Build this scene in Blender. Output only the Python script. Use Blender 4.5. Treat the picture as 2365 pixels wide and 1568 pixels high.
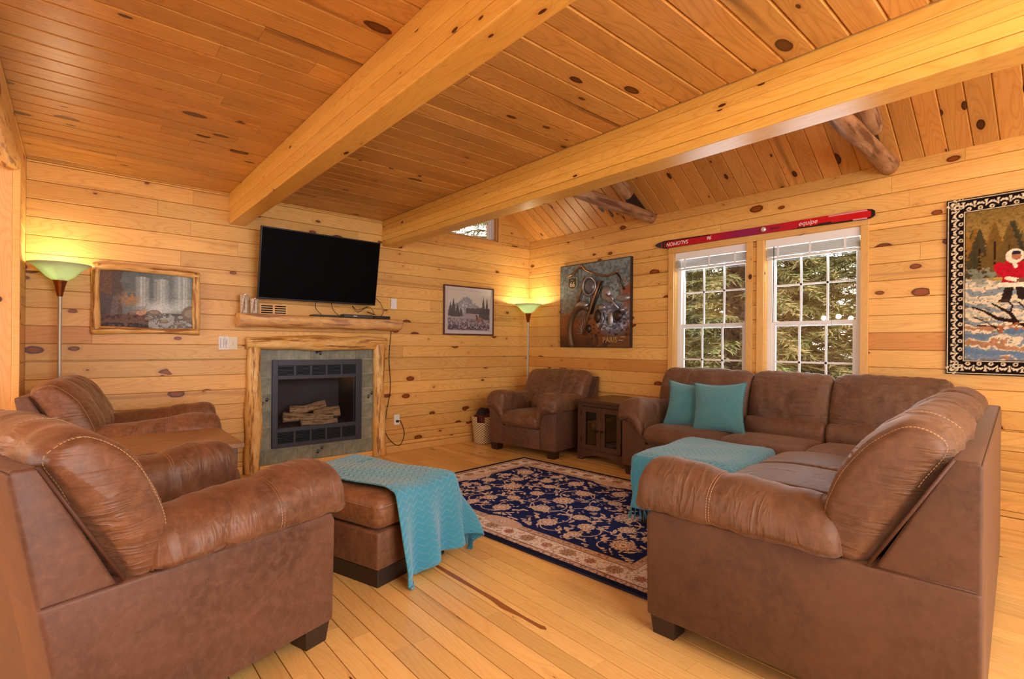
import bpy, bmesh, math, random
import numpy as np
from mathutils import Vector, Matrix, noise
random.seed(7); np.random.seed(7)
S = bpy.context.scene
for o in list(bpy.data.objects): bpy.data.objects.remove(o)
C = S.collection
PI = math.pi
R = math.radians

# ------------------------------------------------------------ camera
YAW, ROLL, F_PX = R(40.809), R(0.435), 1169.33
fw = Vector((math.sin(YAW), math.cos(YAW), 0)); r0 = Vector((math.cos(YAW), -math.sin(YAW), 0)); u0 = Vector((0, 0, 1))
rt = math.cos(ROLL)*r0 + math.sin(ROLL)*u0; up = -math.sin(ROLL)*r0 + math.cos(ROLL)*u0
cd = bpy.data.cameras.new('camera'); cam = bpy.data.objects.new('camera', cd); C.objects.link(cam)
cd.sensor_width = 36; cd.lens = 36*F_PX/2365; cd.shift_y = 14.18/2365; cd.clip_start = .02; cd.clip_end = 200
m = Matrix.Identity(4)
for i, v in enumerate((rt, up, -fw)):
    for j in range(3): m[j][i] = v[j]
m.translation = (0, 0, 1.2); cam.matrix_world = m
S.camera = cam
# ------------------------------------------------------------ world, exposure
S.view_settings.view_transform = 'Standard'; S.view_settings.look = 'None'
S.view_settings.exposure = 0.16; S.view_settings.gamma = 1.0; S.view_settings.use_curve_mapping = False
w = bpy.data.worlds.new('world'); S.world = w; w.use_nodes = True
nt = w.node_tree; nt.nodes.clear()
sky = nt.nodes.new('ShaderNodeTexSky'); sky.sky_type = 'NISHITA'; sky.sun_disc = False
sky.sun_elevation = R(35); sky.sun_rotation = R(60); sky.dust_density = 4; sky.air_density = 1.0
hs = nt.nodes.new('ShaderNodeHueSaturation'); hs.inputs['Saturation'].default_value = .35
bg = nt.nodes.new('ShaderNodeBackground'); bg.inputs[1].default_value = .34
wo = nt.nodes.new('ShaderNodeOutputWorld')
nt.links.new(sky.outputs[0], hs.inputs['Color']); nt.links.new(hs.outputs[0], bg.inputs[0]); nt.links.new(bg.outputs[0], wo.inputs[0])
# ------------------------------------------------------------ lights: windows, lamps and added fill
def area(name, loc, target, sx, sy, power, col):
    l = bpy.data.lights.new(name, 'AREA'); l.shape = 'RECTANGLE'; l.size = sx; l.size_y = sy; l.energy = power; l.color = col
    o = bpy.data.objects.new(name, l); C.objects.link(o); o.location = loc
    o.rotation_euler = (Vector(target)-Vector(loc)).to_track_quat('-Z', 'Y').to_euler(); return o
def bulb(name, loc, power, col, rad=.05):
    l = bpy.data.lights.new(name, 'POINT'); l.energy = power; l.color = col; l.shadow_soft_size = rad
    o = bpy.data.objects.new(name, l); C.objects.link(o); o.location = loc; return o
WARM = (1.0, .88, .70); DAY = (.88, .94, 1.0); NEUT = (1.0, .96, .90)
area('front_fill', (1.6, -2.75, 1.35), (1.6, 2, 1.1), 3.0, 1.5, 112, DAY)      # added fill light behind the camera, at an invented window opening
area('side_fill', (-3.75, 1.4, 1.45), (0, 1.8, 1.2), 2.4, 1.5, 54, DAY)       # fill light added on the unseen dining side
area('window_daylight_a', (5.05, 2.52, 1.5), (3.0, 2.4, .6), .7, 1.4, 16, DAY)
area('window_daylight_b', (5.05, 1.6, 1.5), (3.0, 1.6, .6), .7, 1.4, 16, DAY)
sl_ = bpy.data.lights.new('sun', 'SUN'); sl_.energy = 3.2; sl_.angle = R(8); sl_.color = (1, .93, .8); so_ = bpy.data.objects.new('sun', sl_); C.objects.link(so_)
so_.rotation_euler = Vector((.80, .12, -1.0)).to_track_quat('-Z', 'Y').to_euler()
for i, (x, y) in enumerate(((.6, -.9), (1.5, -.9), (1.05, -.4), (1.05, -1.4))):
    bulb('fill_bulb', (x, y, 2.05), 26, NEUT, .08)  # unseen bulbs added behind the camera as fill
for x, y in ((-2.2, 3.5), (-2.6, 3.1), (-2.6, 3.9), (-3.0, 3.5)):
    bulb('chandelier_bulb', (x, y, 1.85), 18, WARM, .05)
bulb('roof_fill_bulb', (3.7, -1.2, 2.75), 45, WARM, .15)  # unseen bulb added to brighten the sloped ceiling

# ------------------------------------------------------------ mesh helpers
class MB:
    def __init__(s): s.v = []; s.f = []
    def add(s, v, f):
        b = len(s.v); s.v += [tuple(p) for p in v]; s.f += [tuple(i+b for i in q) for q in f]; return s
    def box(s, x0, x1, y0, y1, z0, z1):
        v = [(x, y, z) for x in (x0, x1) for y in (y0, y1) for z in (z0, z1)]
        return s.add(v, [(0, 1, 3, 2), (4, 6, 7, 5), (0, 4, 5, 1), (2, 3, 7, 6), (0, 2, 6, 4), (1, 5, 7, 3)])
    def bbox(s, x0, x1, y0, y1, z0, z1, b=.004):
        # box with chamfered edges
        bm = bmesh.new()
        vs = [bm.verts.new((x, y, z)) for x in (x0, x1) for y in (y0, y1) for z in (z0, z1)]
        for q in [(0, 1, 3, 2), (4, 6, 7, 5), (0, 4, 5, 1), (2, 3, 7, 6), (0, 2, 6, 4), (1, 5, 7, 3)]: bm.faces.new([vs[i] for i in q])
        bmesh.ops.bevel(bm, geom=bm.edges[:], offset=b, segments=2, affect='EDGES', profile=.5)
        bm.verts.index_update()
        s.add([v.co[:] for v in bm.verts], [[v.index for v in f.verts] for f in bm.faces]); bm.free(); return s
    def prism(s, poly, axis, a0, a1, b=0):
        # poly: (p, q) in the plane normal to axis ('x': y,z  'y': x,z  'z': x,y)
        def P(p, q, a): return {'x': (a, p, q), 'y': (p, a, q), 'z': (p, q, a)}[axis]
        bm = bmesh.new()
        A = [bm.verts.new(P(p, q, a0)) for p, q in poly]; B = [bm.verts.new(P(p, q, a1)) for p, q in poly]
        n = len(poly); bm.faces.new(A); bm.faces.new(B[::-1])
        for i in range(n): bm.faces.new((A[i], B[i], B[(i+1) % n], A[(i+1) % n]))
        bmesh.ops.recalc_face_normals(bm, faces=bm.faces[:])
        if b: bmesh.ops.bevel(bm, geom=bm.edges[:], offset=b, segments=3, affect='EDGES', profile=.5)
        bm.verts.index_update()
        s.add([v.co[:] for v in bm.verts], [[v.index for v in f.verts] for f in bm.faces]); bm.free(); return s
    def tube(s, pts, rad, n=8, cap=True):
        pts = [Vector(p) for p in pts]; N = len(pts)
        rr = rad if isinstance(rad, (list, tuple)) else [rad]*N
        t0 = (pts[1]-pts[0]).normalized(); a = Vector((0, 0, 1)) if abs(t0.z) < .9 else Vector((1, 0, 0))
        nx = t0.cross(a).normalized(); v = []
        for i, p in enumerate(pts):
            t = (pts[min(i+1, N-1)]-pts[max(i-1, 0)]).normalized()
            nx = (nx - t*nx.dot(t)).normalized(); ny = t.cross(nx)
            for k in range(n):
                an = 2*PI*k/n; v.append(p+(nx*math.cos(an)+ny*math.sin(an))*rr[i])
        f = [(i*n+k, i*n+(k+1) % n, (i+1)*n+(k+1) % n, (i+1)*n+k) for i in range(N-1) for k in range(n)]
        if cap: f += [tuple(range(n-1, -1, -1)), tuple((N-1)*n+k for k in range(n))]
        return s.add(v, f)
    def lathe(s, prof, n=24, c=(0, 0, 0)):
        v = []; N = len(prof)
        for r, z in prof:
            for k in range(n):
                a = 2*PI*k/n; v.append((c[0]+r*math.cos(a), c[1]+r*math.sin(a), c[2]+z))
        return s.add(v, [(i*n+k, i*n+(k+1) % n, (i+1)*n+(k+1) % n, (i+1)*n+k) for i in range(N-1) for k in range(n)])
    def ball(s, c, rx, ry, rz, n=12):
        prof = []
        v = []; m_ = n//2
        for i in range(m_+1):
            th = PI*i/m_
            for k in range(n):
                a = 2*PI*k/n; v.append((c[0]+rx*math.sin(th)*math.cos(a), c[1]+ry*math.sin(th)*math.sin(a), c[2]-rz*math.cos(th)))
        return s.add(v, [(i*n+k, i*n+(k+1) % n, (i+1)*n+(k+1) % n, (i+1)*n+k) for i in range(m_) for k in range(n)])
    def obj(s, name, mat, parent=None, smooth=False, kind=None, uv=None):
        me = bpy.data.meshes.new(name); me.from_pydata(s.v, [], s.f); me.validate()
        if smooth: me.polygons.foreach_set('use_smooth', [True]*len(me.polygons))
        if mat: me.materials.append(mat)
        o = bpy.data.objects.new(name, me); C.objects.link(o)
        if parent: o.parent = parent
        if kind: o['kind'] = kind
        return o
def thing(name, label, cat, loc=(0, 0, 0), rotz=0, group=None, scale=1):
    o = bpy.data.objects.new(name, None); C.objects.link(o); o.empty_display_size = .1
    o.location = loc; o.rotation_euler = (0, 0, rotz); o.scale = (scale,)*3; o['label'] = label; o['category'] = cat
    if group: o['group'] = group
    return o
def tag(o, label, cat, group=None):
    o['label'] = label; o['category'] = cat
    if group: o['group'] = group
    return o
def struct(o): o['kind'] = 'structure'; return o
def sempty(name):
    o = bpy.data.objects.new(name, None); C.objects.link(o); o['kind'] = 'structure'; return o

# ------------------------------------------------------------ materials
def srgb(r, g, b):
    f = lambda c: (c/255/12.92) if c/255 <= .04045 else ((c/255+.055)/1.055)**2.4
    return (f(r), f(g), f(b), 1)
class NT:
    def __init__(s, name):
        s.m = bpy.data.materials.new(name); s.m.use_nodes = True; s.t = s.m.node_tree; s.b = s.t.nodes['Principled BSDF']
    def n(s, typ, **kw):
        x = s.t.nodes.new('ShaderNode'+typ)
        for k, v in kw.items(): setattr(x, k, v)
        return x
    def l(s, a, b): s.t.links.new(a, b)
    def math(s, op, a, b=None, c=None, clamp=False):
        x = s.n('Math', operation=op, use_clamp=clamp)
        for i, q in enumerate((a, b, c)):
            if q is None: continue
            if isinstance(q, (int, float)): x.inputs[i].default_value = q
            else: s.l(q, x.inputs[i])
        return x.outputs[0]
    def mix(s, fac, a, b, mode='MIX'):
        x = s.n('Mix', data_type='RGBA', blend_type=mode)
        for i, q in ((0, fac), (6, a), (7, b)):
            if isinstance(q, (int, float)): x.inputs[i].default_value = q
            elif isinstance(q, tuple): x.inputs[i].default_value = q
            else: s.l(q, x.inputs[i])
        return x.outputs[2]
    def ramp(s, fac, *st):
        x = s.n('ValToRGB'); e = x.color_ramp.elements
        while len(e) < len(st): e.new(.5)
        for i, (p, c) in enumerate(st): e[i].position = p; e[i].color = c if isinstance(c, tuple) else (c, c, c, 1)
        s.l(fac, x.inputs[0]); return x.outputs[0]
    def mapping(s, vec, scale, loc=(0, 0, 0)):
        x = s.n('Mapping'); s.l(vec, x.inputs[0]); x.inputs[3].default_value = scale; x.inputs[1].default_value = loc; return x.outputs[0]
    def noise(s, vec, scale, detail=3, rough=.5, dist=0):
        x = s.n('TexNoise'); s.l(vec, x.inputs[0]); x.inputs['Scale'].default_value = scale; x.inputs['Detail'].default_value = detail
        x.inputs['Roughness'].default_value = rough; x.inputs['Distortion'].default_value = dist; return x.outputs[0]
    def bump(s, h, dist, strength=1):
        x = s.n('Bump'); x.inputs['Distance'].default_value = dist; x.inputs['Strength'].default_value = strength
        s.l(h, x.inputs['Height']); s.l(x.outputs[0], s.b.inputs['Normal'])
    def set(s, **kw):
        for k, v in kw.items(): s.b.inputs[k.replace('_', ' ')].default_value = v
        return s
def plain(name, col, rough=.5, metal=0, **kw):
    t = NT(name); t.b.inputs['Base Color'].default_value = col; t.b.inputs['Roughness'].default_value = rough; t.b.inputs['Metallic'].default_value = metal
    for k, v in kw.items(): t.b.inputs[k].default_value = v
    return t.m
def wood(name, light, dark, knot=srgb(92, 44, 20), rough=.34, kden=.74, kscale=(6, 9, 9), lines=.30, streak=.5, spec=.4, bumpd=.0006, ksz=.17):
    t = NT(name); tc = t.n('TexCoord'); oi = t.n('ObjectInfo')
    off = t.n('CombineXYZ'); t.l(t.math('MULTIPLY', oi.outputs['Random'], 53.7), off.inputs[0]); t.l(t.math('MULTIPLY', oi.outputs['Random'], 17.3), off.inputs[1])
    va = t.n('VectorMath', operation='ADD'); t.l(tc.outputs['Object'], va.inputs[0]); t.l(off.outputs[0], va.inputs[1])
    sx_ = t.n('SeparateXYZ'); t.l(va.outputs[0], sx_.inputs[0]); cx_ = t.n('CombineXYZ'); t.l(sx_.outputs[0], cx_.inputs[0]); t.l(t.math('ADD', sx_.outputs[1], sx_.outputs[2]), cx_.inputs[1]); P = cx_.outputs[0]
    # knots
    dn = t.noise(P, 9, 2); 
    vor = t.n('TexVoronoi', voronoi_dimensions='2D'); vor.inputs['Scale'].default_value = 1; t.l(t.mapping(P, kscale), vor.inputs['Vector'])
    d = t.math('ADD', vor.outputs['Distance'], t.math('MULTIPLY', t.math('SUBTRACT', dn, .5), .12))
    sc = t.n('SeparateColor'); t.l(vor.outputs['Color'], sc.inputs[0])
    thr = t.math('MULTIPLY', t.math('POWER', t.math('MULTIPLY', t.math('SUBTRACT', sc.outputs[0], kden, clamp=True), 1/(1-kden)), 1.6), ksz)
    has = t.math('GREATER_THAN', sc.outputs[0], kden)
    thr = t.math('ADD', thr, t.math('MULTIPLY', has, .035))
    kn = t.math('MULTIPLY', t.math('MULTIPLY', t.math('SUBTRACT', thr, d), 30, clamp=True), has)
    halo = t.math('MULTIPLY', t.math('MULTIPLY', t.math('SUBTRACT', t.math('ADD', thr, .22), d), 4, clamp=True), has)
    # contour (cathedral) grain bent round the knots
    g1 = t.noise(t.mapping(P, (.9, 6.5, 6.5)), 1, 1.5, .4)
    ph = t.math('ADD', t.math('MULTIPLY', g1, 22), t.math('MULTIPLY', halo, 1.6))
    ln = t.math('PINGPONG', ph, .5); ln = t.math('POWER', t.math('MULTIPLY', ln, 2), 3)
    fine = t.noise(t.mapping(P, (3, 120, 120)), 1, 3, .6)
    big = t.noise(t.mapping(P, (.8, 3, 3)), 1, 2)
    col = t.mix(t.math('MULTIPLY', ln, lines), light, dark)
    col = t.mix(t.math('MULTIPLY', t.math('SUBTRACT', fine, .45, clamp=True), .9), col, dark)
    col = t.mix(t.ramp(big, (.35, 0.0), (.7, .35)), col, dark)
    st = t.noise(t.mapping(P, (.45, 8, 8)), 1, 2); 
    col = t.mix(t.math('MULTIPLY', t.ramp(st, (.62, 0.0), (.72, 1.0)), streak), col, tuple(list(knot[:3])+[1]))
    col = t.mix(t.math('MULTIPLY', halo, .28), col, srgb(176, 104, 46))
    core = t.math('MULTIPLY', t.math('SUBTRACT', t.math('MULTIPLY', thr, .7), d), 20, clamp=True)
    kc = t.mix(core, tuple(c*.5 for c in knot[:3])+(1,), knot)
    col = t.mix(kn, col, kc)
    rv = t.math('MULTIPLY_ADD', oi.outputs['Random'], .20, .88)
    cb = t.n('CombineColor'); 
    for i in range(3): t.l(rv, cb.inputs[i])
    col = t.mix(1, col, cb.outputs[0], 'MULTIPLY'); col = t.mix(1, col, oi.outputs['Color'], 'MULTIPLY')
    t.l(col, t.b.inputs['Base Color']); t.b.inputs['Roughness'].default_value = rough; t.b.inputs['Specular IOR Level'].default_value = spec
    t.bump(t.math('SUBTRACT', t.math('MULTIPLY', fine, .6), t.math('MULTIPLY', kn, .6)), bumpd, .6)
    return t.m
M = {}
M['wall'] = wood('knotty_pine', srgb(242, 194, 112), srgb(213, 145, 62), knot=srgb(146, 74, 22), lines=.5, rough=.40, kden=.80, kscale=(4.2, 8, 8), ksz=.24)
M['ceil'] = wood('ceiling_pine', srgb(214, 158, 84), srgb(156, 98, 38), knot=srgb(96, 50, 20), lines=.4, streak=.7, rough=.36, kden=.84, kscale=(4, 9, 9), ksz=.26)
M['roof'] = wood('roof_pine', srgb(226, 168, 92), srgb(186, 118, 50), knot=srgb(90, 50, 26), lines=.4, rough=.4, kden=.76, kscale=(4.5, 9, 9), ksz=.28)
M['floor'] = wood('floor_pine', srgb(240, 198, 124), srgb(216, 160, 84), lines=.34, kden=.90, kscale=(3, 11, 11), ksz=.10, rough=.22, streak=.25, spec=.5, bumpd=.0004)
M['beam'] = wood('beam_pine', srgb(236, 186, 92), srgb(210, 146, 54), lines=.5, kden=.86, kscale=(5, 14, 14), ksz=.12, rough=.3, streak=.15)
M['trim'] = wood('trim_pine', srgb(238, 190, 112), srgb(212, 150, 74), lines=.4, kden=.93, rough=.36, streak=.2)
M['jamb'] = wood('jamb_pine', srgb(234, 188, 126), srgb(204, 146, 86), lines=.5, kden=.88, rough=.45, streak=.2)
def logmat(name, a, b, c, sx=5, rough=.5):
    t = NT(name); tc = t.n('TexCoord'); P = tc.outputs['Object']
    n1 = t.noise(t.mapping(P, (sx*.5, sx*5, sx*5)), 1, 4, .6); n2 = t.noise(t.mapping(P, (sx, sx*2.2, sx*2.2)), 1, 3, .6, .8); n3 = t.noise(t.mapping(P, (sx*1.5, 60, 60)), 1, 3, .6)
    col = t.mix(t.ramp(n2, (.35, 0.0), (.65, 1.0)), a, b); col = t.mix(t.ramp(n1, (.54, 0.0), (.62, .9)), col, c)
    col = t.mix(t.ramp(n3, (.58, 0.0), (.66, .55)), col, c)
    t.l(col, t.b.inputs['Base Color']); t.b.inputs['Roughness'].default_value = rough
    t.bump(t.math('ADD', n1, t.math('MULTIPLY', n3, .5)), .006, .6); return t.m
M['log'] = logmat('peeled_log', srgb(240, 200, 128), srgb(224, 168, 84), srgb(140, 84, 38))
M['log2'] = logmat('truss_log', srgb(190, 150, 112), srgb(150, 106, 70), srgb(98, 62, 38), 3.5, .6)
M['mantel'] = logmat('mantel_log', srgb(236, 190, 118), srgb(216, 164, 110), srgb(160, 112, 92))
M['birch'] = logmat('birch_bark', srgb(222, 206, 180), srgb(190, 176, 156), srgb(110, 84, 60), 16)
def leather(name, a, b, c, rough=.46, fold=None, fd=.008, sheen=.2):
    t = NT(name); tc = t.n('TexCoord'); oi = t.n('ObjectInfo'); P = tc.outputs['Object']
    n1 = t.noise(P, 3.2, 4, .6, .6); n2 = t.noise(P, 34, 4, .65, .4); n3 = t.noise(P, 260, 3, .6)
    col = t.mix(t.ramp(n1, (.32, 0.0), (.68, 1.0)), a, b); col = t.mix(t.ramp(n2, (.40, 0.0), (.78, .5)), col, c)
    col = t.mix(1, col, oi.outputs['Color'], 'MULTIPLY')
    h = t.math('ADD', t.math('MULTIPLY', n2, .12), t.math('MULTIPLY', n3, .09))
    if fold:
        f1 = t.noise(t.mapping(P, fold), 1, 3, .5, .5); rg = t.math('POWER', t.math('SUBTRACT', 1, t.math('ABSOLUTE', t.math('MULTIPLY_ADD', f1, 4, -2)), clamp=True), 2)
        msk = t.ramp(t.noise(P, 4.5, 2), (.4, 0.0), (.62, 1.0)); rg = t.math('MULTIPLY', rg, msk)
        h = t.math('ADD', h, t.math('MULTIPLY', t.math('ADD', rg, t.math('MULTIPLY', f1, .9)), 1.0))
        col = t.mix(t.math('MULTIPLY', rg, .16), col, c)
    t.l(col, t.b.inputs['Base Color']); t.l(t.math('MULTIPLY_ADD', n2, .3, rough-.15), t.b.inputs['Roughness'])
    t.b.inputs['Sheen Weight'].default_value = sheen; t.b.inputs['Sheen Roughness'].default_value = .4; t.b.inputs['Sheen Tint'].default_value = srgb(230, 196, 170)
    t.b.inputs['Specular IOR Level'].default_value = .45
    t.bump(h, fd, .8); return t.m
LB = dict(body=(srgb(112, 74, 56), srgb(84, 54, 40), srgb(142, 104, 88)), cush=(srgb(128, 84, 56), srgb(86, 56, 40), srgb(164, 120, 90)))
SB = dict(body=(srgb(98, 64, 40), srgb(76, 48, 30), srgb(118, 82, 56)), cush=(srgb(114, 79, 54), srgb(88, 60, 44), srgb(140, 104, 76)))
M['leather'] = dict(body=leather('worn_leather_panel', *LB['body'], .50), back=leather('worn_leather_back', *LB['cush'], .42, (3, 5, 26)), arm=leather('worn_leather_arm', *LB['cush'], .42, (17, 4, 5)), seat=leather('worn_leather_seat', *LB['cush'], .45, (8, 8, 14), .005))
M['suede'] = dict(body=leather('suede_panel', *SB['body'], .6, None, .008, .25), back=leather('suede_back', *SB['cush'], .56, (3, 5, 26), .008, .25), arm=leather('suede_arm', *SB['cush'], .56, (17, 4, 5), .008, .25), seat=leather('suede_seat', *SB['cush'], .56, (8, 8, 14), .005, .25))
M['stitch'] = plain('stitching_thread', srgb(180, 142, 104), .8)
M['welt'] = plain('dark_welt', srgb(78, 46, 32), .6)
M['foot'] = plain('dark_wood_foot', srgb(46, 34, 30), .35)
M['black'] = plain('black_plastic', srgb(14, 14, 16), .4)
M['screen'] = plain('screen_glass', srgb(3, 3, 5), .5, **{'Specular IOR Level': .05})
M['firemetal'] = plain('fireplace_metal', srgb(58, 62, 74), .42, .3)
M['dark'] = plain('dark_void', srgb(16, 13, 12), .9)
M['steel'] = plain('truss_plate', srgb(30, 20, 18), .6)
M['white'] = plain('white_vinyl', srgb(238, 238, 236), .35)
M['ivory'] = plain('ivory_plastic', srgb(226, 216, 186), .4)
M['paper'] = plain('paper', srgb(240, 240, 238), .8)
M['ink'] = plain('ink', srgb(40, 40, 44), .8)
M['blind'] = plain('blind_slat', srgb(228, 226, 220), .5)
M['brass'] = plain('copper_bronze', srgb(158, 96, 52), .28, .9)
M['silver'] = plain('painted_pole', srgb(186, 180, 160), .35, .3)
M['knob'] = plain('dark_knob', srgb(34, 24, 22), .3, .5)
M['chrome'] = plain('chrome', srgb(210, 212, 214), .15, 1)
def glass(name, rough=0, tint=(1, 1, 1, 1)):
    t = NT(name); t.t.nodes.remove(t.b); o = t.t.nodes['Material Output']
    g = t.n('BsdfGlossy'); g.inputs['Roughness'].default_value = rough; tr = t.n('BsdfTransparent'); tr.inputs[0].default_value = tint
    fr = t.n('Fresnel'); fr.inputs[0].default_value = 1.45; mx = t.n('MixShader'); t.l(fr.outputs[0], mx.inputs[0]); t.l(tr.outputs[0], mx.inputs[1]); t.l(g.outputs[0], mx.inputs[2]); t.l(mx.outputs[0], o.inputs[0])
    return t.m
M['glass'] = glass('window_glass'); M['fireglass'] = glass('fireplace_glass', .1, (.85, .85, .88, 1)); M['cabglass'] = glass('cabinet_glass', .02, (.7, .68, .66, 1))
def shade():
    t = NT('frosted_shade_glass'); t.set(Roughness=.45)
    t.b.inputs['Base Color'].default_value = srgb(222, 230, 196)
    t.t.nodes.remove(t.b); o = t.t.nodes['Material Output']
    a = t.n('BsdfDiffuse'); a.inputs[0].default_value = srgb(226, 236, 214); b = t.n('BsdfTranslucent'); b.inputs[0].default_value = srgb(196, 220, 186)
    g = t.n('BsdfGlossy'); g.inputs['Roughness'].default_value = .3
    x = t.n('MixShader'); x.inputs[0].default_value = .34; t.l(a.outputs[0], x.inputs[1]); t.l(b.outputs[0], x.inputs[2])
    y = t.n('MixShader'); y.inputs[0].default_value = .06; t.l(x.outputs[0], y.inputs[1]); t.l(g.outputs[0], y.inputs[2]); t.l(y.outputs[0], o.inputs[0]); return t.m
M['shade'] = shade()
def slate():
    t = NT('slate_tile'); tc = t.n('TexCoord'); oi = t.n('ObjectInfo'); P = tc.outputs['Object']
    n = t.noise(P, 14, 5, .6, .5); col = t.ramp(n, (.3, srgb(104, 110, 98)), (.55, srgb(136, 138, 118)), (.75, srgb(156, 154, 134)))
    rv = t.math('MULTIPLY_ADD', oi.outputs['Random'], .35, .82); cb = t.n('CombineColor')
    for i in range(3): t.l(rv, cb.inputs[i])
    t.l(t.mix(1, col, cb.outputs[0], 'MULTIPLY'), t.b.inputs['Base Color']); t.b.inputs['Roughness'].default_value = .45; t.bump(n, .003, .5); return t.m
M['slate'] = slate(); M['grout'] = plain('grout', srgb(206, 202, 184), .9)
def tablewood(name, a, b):
    t = NT(name); tc = t.n('TexCoord'); P = tc.outputs['Object']
    n = t.noise(t.mapping(P, (70, 4, 4)), 1, 4, .6); n2 = t.noise(P, 7, 4, .6)
    n4 = t.noise(t.mapping(P, (120, 9, 9)), 1, 3, .6)
    col = t.mix(t.ramp(n, (.35, 0.0), (.65, 1.0)), a, b); col = t.mix(t.ramp(n2, (.55, 0.0), (.75, .5)), col, srgb(120, 88, 64))
    t.l(col, t.b.inputs['Base Color']); t.b.inputs['Roughness'].default_value = .38; t.bump(n4, .0015, .5); return t.m
M['cab'] = tablewood('weathered_cabinet_wood', srgb(92, 64, 48), srgb(68, 46, 34)); M['cabtop'] = tablewood('cabinet_top_wood', srgb(160, 112, 64), srgb(118, 80, 44))
def knit(name, a, b, zz=True, period=.034):
    t = NT(name); uv = t.n('UVMap'); s_ = t.n('SeparateXYZ'); t.l(uv.outputs[0], s_.inputs[0]); u, v = s_.outputs[0], s_.outputs[1]
    if zz:
        z = t.math('PINGPONG', u, period*.62); h = t.math('PINGPONG', t.math('ADD', v, t.math('MULTIPLY', z, .85)), period*.42)
        h = t.math('MULTIPLY', h, 1/(period*.42)); ridge = t.math('POWER', h, 5)
        nn = t.noise(uv.outputs[0], 420, 2, .6)
        t.l(t.mix(t.math('MULTIPLY', ridge, .6), a, b), t.b.inputs['Base Color'])
        t.bump(t.math('ADD', ridge, t.math('MULTIPLY', nn, .35)), .0045, 1)
    else:
        p = period; h = t.math('MULTIPLY', t.math('ABSOLUTE', t.math('SINE', t.math('MULTIPLY', t.math('ADD', u, v), PI/p))), t.math('ABSOLUTE', t.math('SINE', t.math('MULTIPLY', t.math('SUBTRACT', u, v), PI/p))))
        t.l(t.mix(h, a, b), t.b.inputs['Base Color']); t.bump(h, .004, 1)
    t.b.inputs['Roughness'].default_value = .9; t.b.inputs['Sheen Weight'].default_value = .4; return t.m
M['throw'] = knit('turquoise_knit', srgb(54, 146, 178), srgb(104, 186, 212), True, .046); M['pillow'] = knit('teal_popcorn_knit', srgb(48, 122, 136), srgb(112, 182, 190), False, .016)
M['fringe'] = plain('fringe_yarn', srgb(64, 134, 158), .9)
def wicker():
    t = NT('wicker'); uv = t.n('UVMap'); s_ = t.n('SeparateXYZ'); t.l(uv.outputs[0], s_.inputs[0]); u, v = s_.outputs[0], s_.outputs[1]
    a = t.math('SINE', t.math('MULTIPLY', u, 2*PI*22)); b = t.math('SINE', t.math('MULTIPLY', v, 2*PI*11)); h = t.math('MULTIPLY', a, b); h = t.math('MULTIPLY_ADD', h, .5, .5)
    t.l(t.ramp(h, (.2, srgb(120, 90, 50)), (.55, srgb(214, 190, 140)), (1, srgb(246, 232, 196))), t.b.inputs['Base Color']); t.bump(h, .006, 1); t.b.inputs['Roughness'].default_value = .8; return t.m
M['wicker'] = wicker()
def vcol(name, rough=.6, bumpd=0, spec=.3, coat=0):
    t = NT(name); a = t.n('Attribute', attribute_name='Col'); t.l(a.outputs[0], t.b.inputs['Base Color']); t.b.inputs['Roughness'].default_value = rough; t.b.inputs['Specular IOR Level'].default_value = spec
    t.b.inputs['Coat Weight'].default_value = coat; t.b.inputs['Coat Roughness'].default_value = .1
    if bumpd:
        tc = t.n('TexCoord'); t.bump(t.noise(tc.outputs['Object'], 500, 2), bumpd, .6)
    return t.m
M['rug'] = vcol('rug_pile', .95, .002, .1); M['print'] = vcol('printed_picture', .5, 0, .25, 0); M['tapestry'] = vcol('woven_tapestry', .95, .0015, .05); M['painted_metal'] = vcol('painted_metal', .42, .002, .5); M['skiprint'] = vcol('ski_topsheet', .2, 0, .5, .6)
M['needles'] = None
def foliage():
    t = NT('spruce_needles'); tc = t.n('TexCoord'); n = t.noise(tc.outputs['Object'], 2.2, 4, .7)
    t.l(t.ramp(n, (.3, srgb(112, 134, 80)), (.5, srgb(176, 172, 114)), (.68, srgb(206, 184, 132))), t.b.inputs['Base Color']); t.b.inputs['Roughness'].default_value = .8; return t.m
M['needles'] = foliage(); M['bark'] = logmat('spruce_bark', srgb(150, 118, 96), srgb(112, 84, 66), srgb(70, 52, 42), 3, .9)
M['ground'] = plain('outdoor_ground', srgb(120, 116, 80), .95)

# ------------------------------------------------------------ planks
_pc = {}
def plank(parent, o, ux, uy, L, Wd, T=.018, ch=.0035, mat=None, tint=(1, 1, 1, 1), name='plank', gap=.0014, bow=0):
    key = (round(L, 3), round(Wd, 4), T, ch, mat.name)
    if key not in _pc:
        a, b = gap, Wd-gap
        sec = [(a, -T), (a, -ch), (a+ch, 0), (b-ch, 0), (b, -ch), (b, -T)]
        v = [(x, y, z) for x in (gap*.5, L-gap*.5) for y, z in sec]; n = 6
        f = [(i, i+n, (i+1) % n+n, (i+1) % n) for i in range(n)] + [(5, 4, 3, 2, 1, 0)[::-1], tuple(range(n, 2*n))[::-1]]
        me = bpy.data.meshes.new(name); me.from_pydata(v, [], f); me.materials.append(mat)
        bm = bmesh.new(); bm.from_mesh(me); bmesh.ops.recalc_face_normals(bm, faces=bm.faces[:]); bm.to_mesh(me); bm.free()
        _pc[key] = me
    ob = bpy.data.objects.new(name, _pc[key]); C.objects.link(ob); ob.parent = parent
    ux = Vector(ux).normalized(); uy = Vector(uy).normalized(); uz = ux.cross(uy)
    mm = Matrix.Identity(4)
    for i, v in enumerate((ux, uy, uz)):
        for j in range(3): mm[j][i] = v[j]
    mm.translation = Vector(o)+uz*bow; ob.matrix_world = mm; ob.color = tint
    return ob
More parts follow.
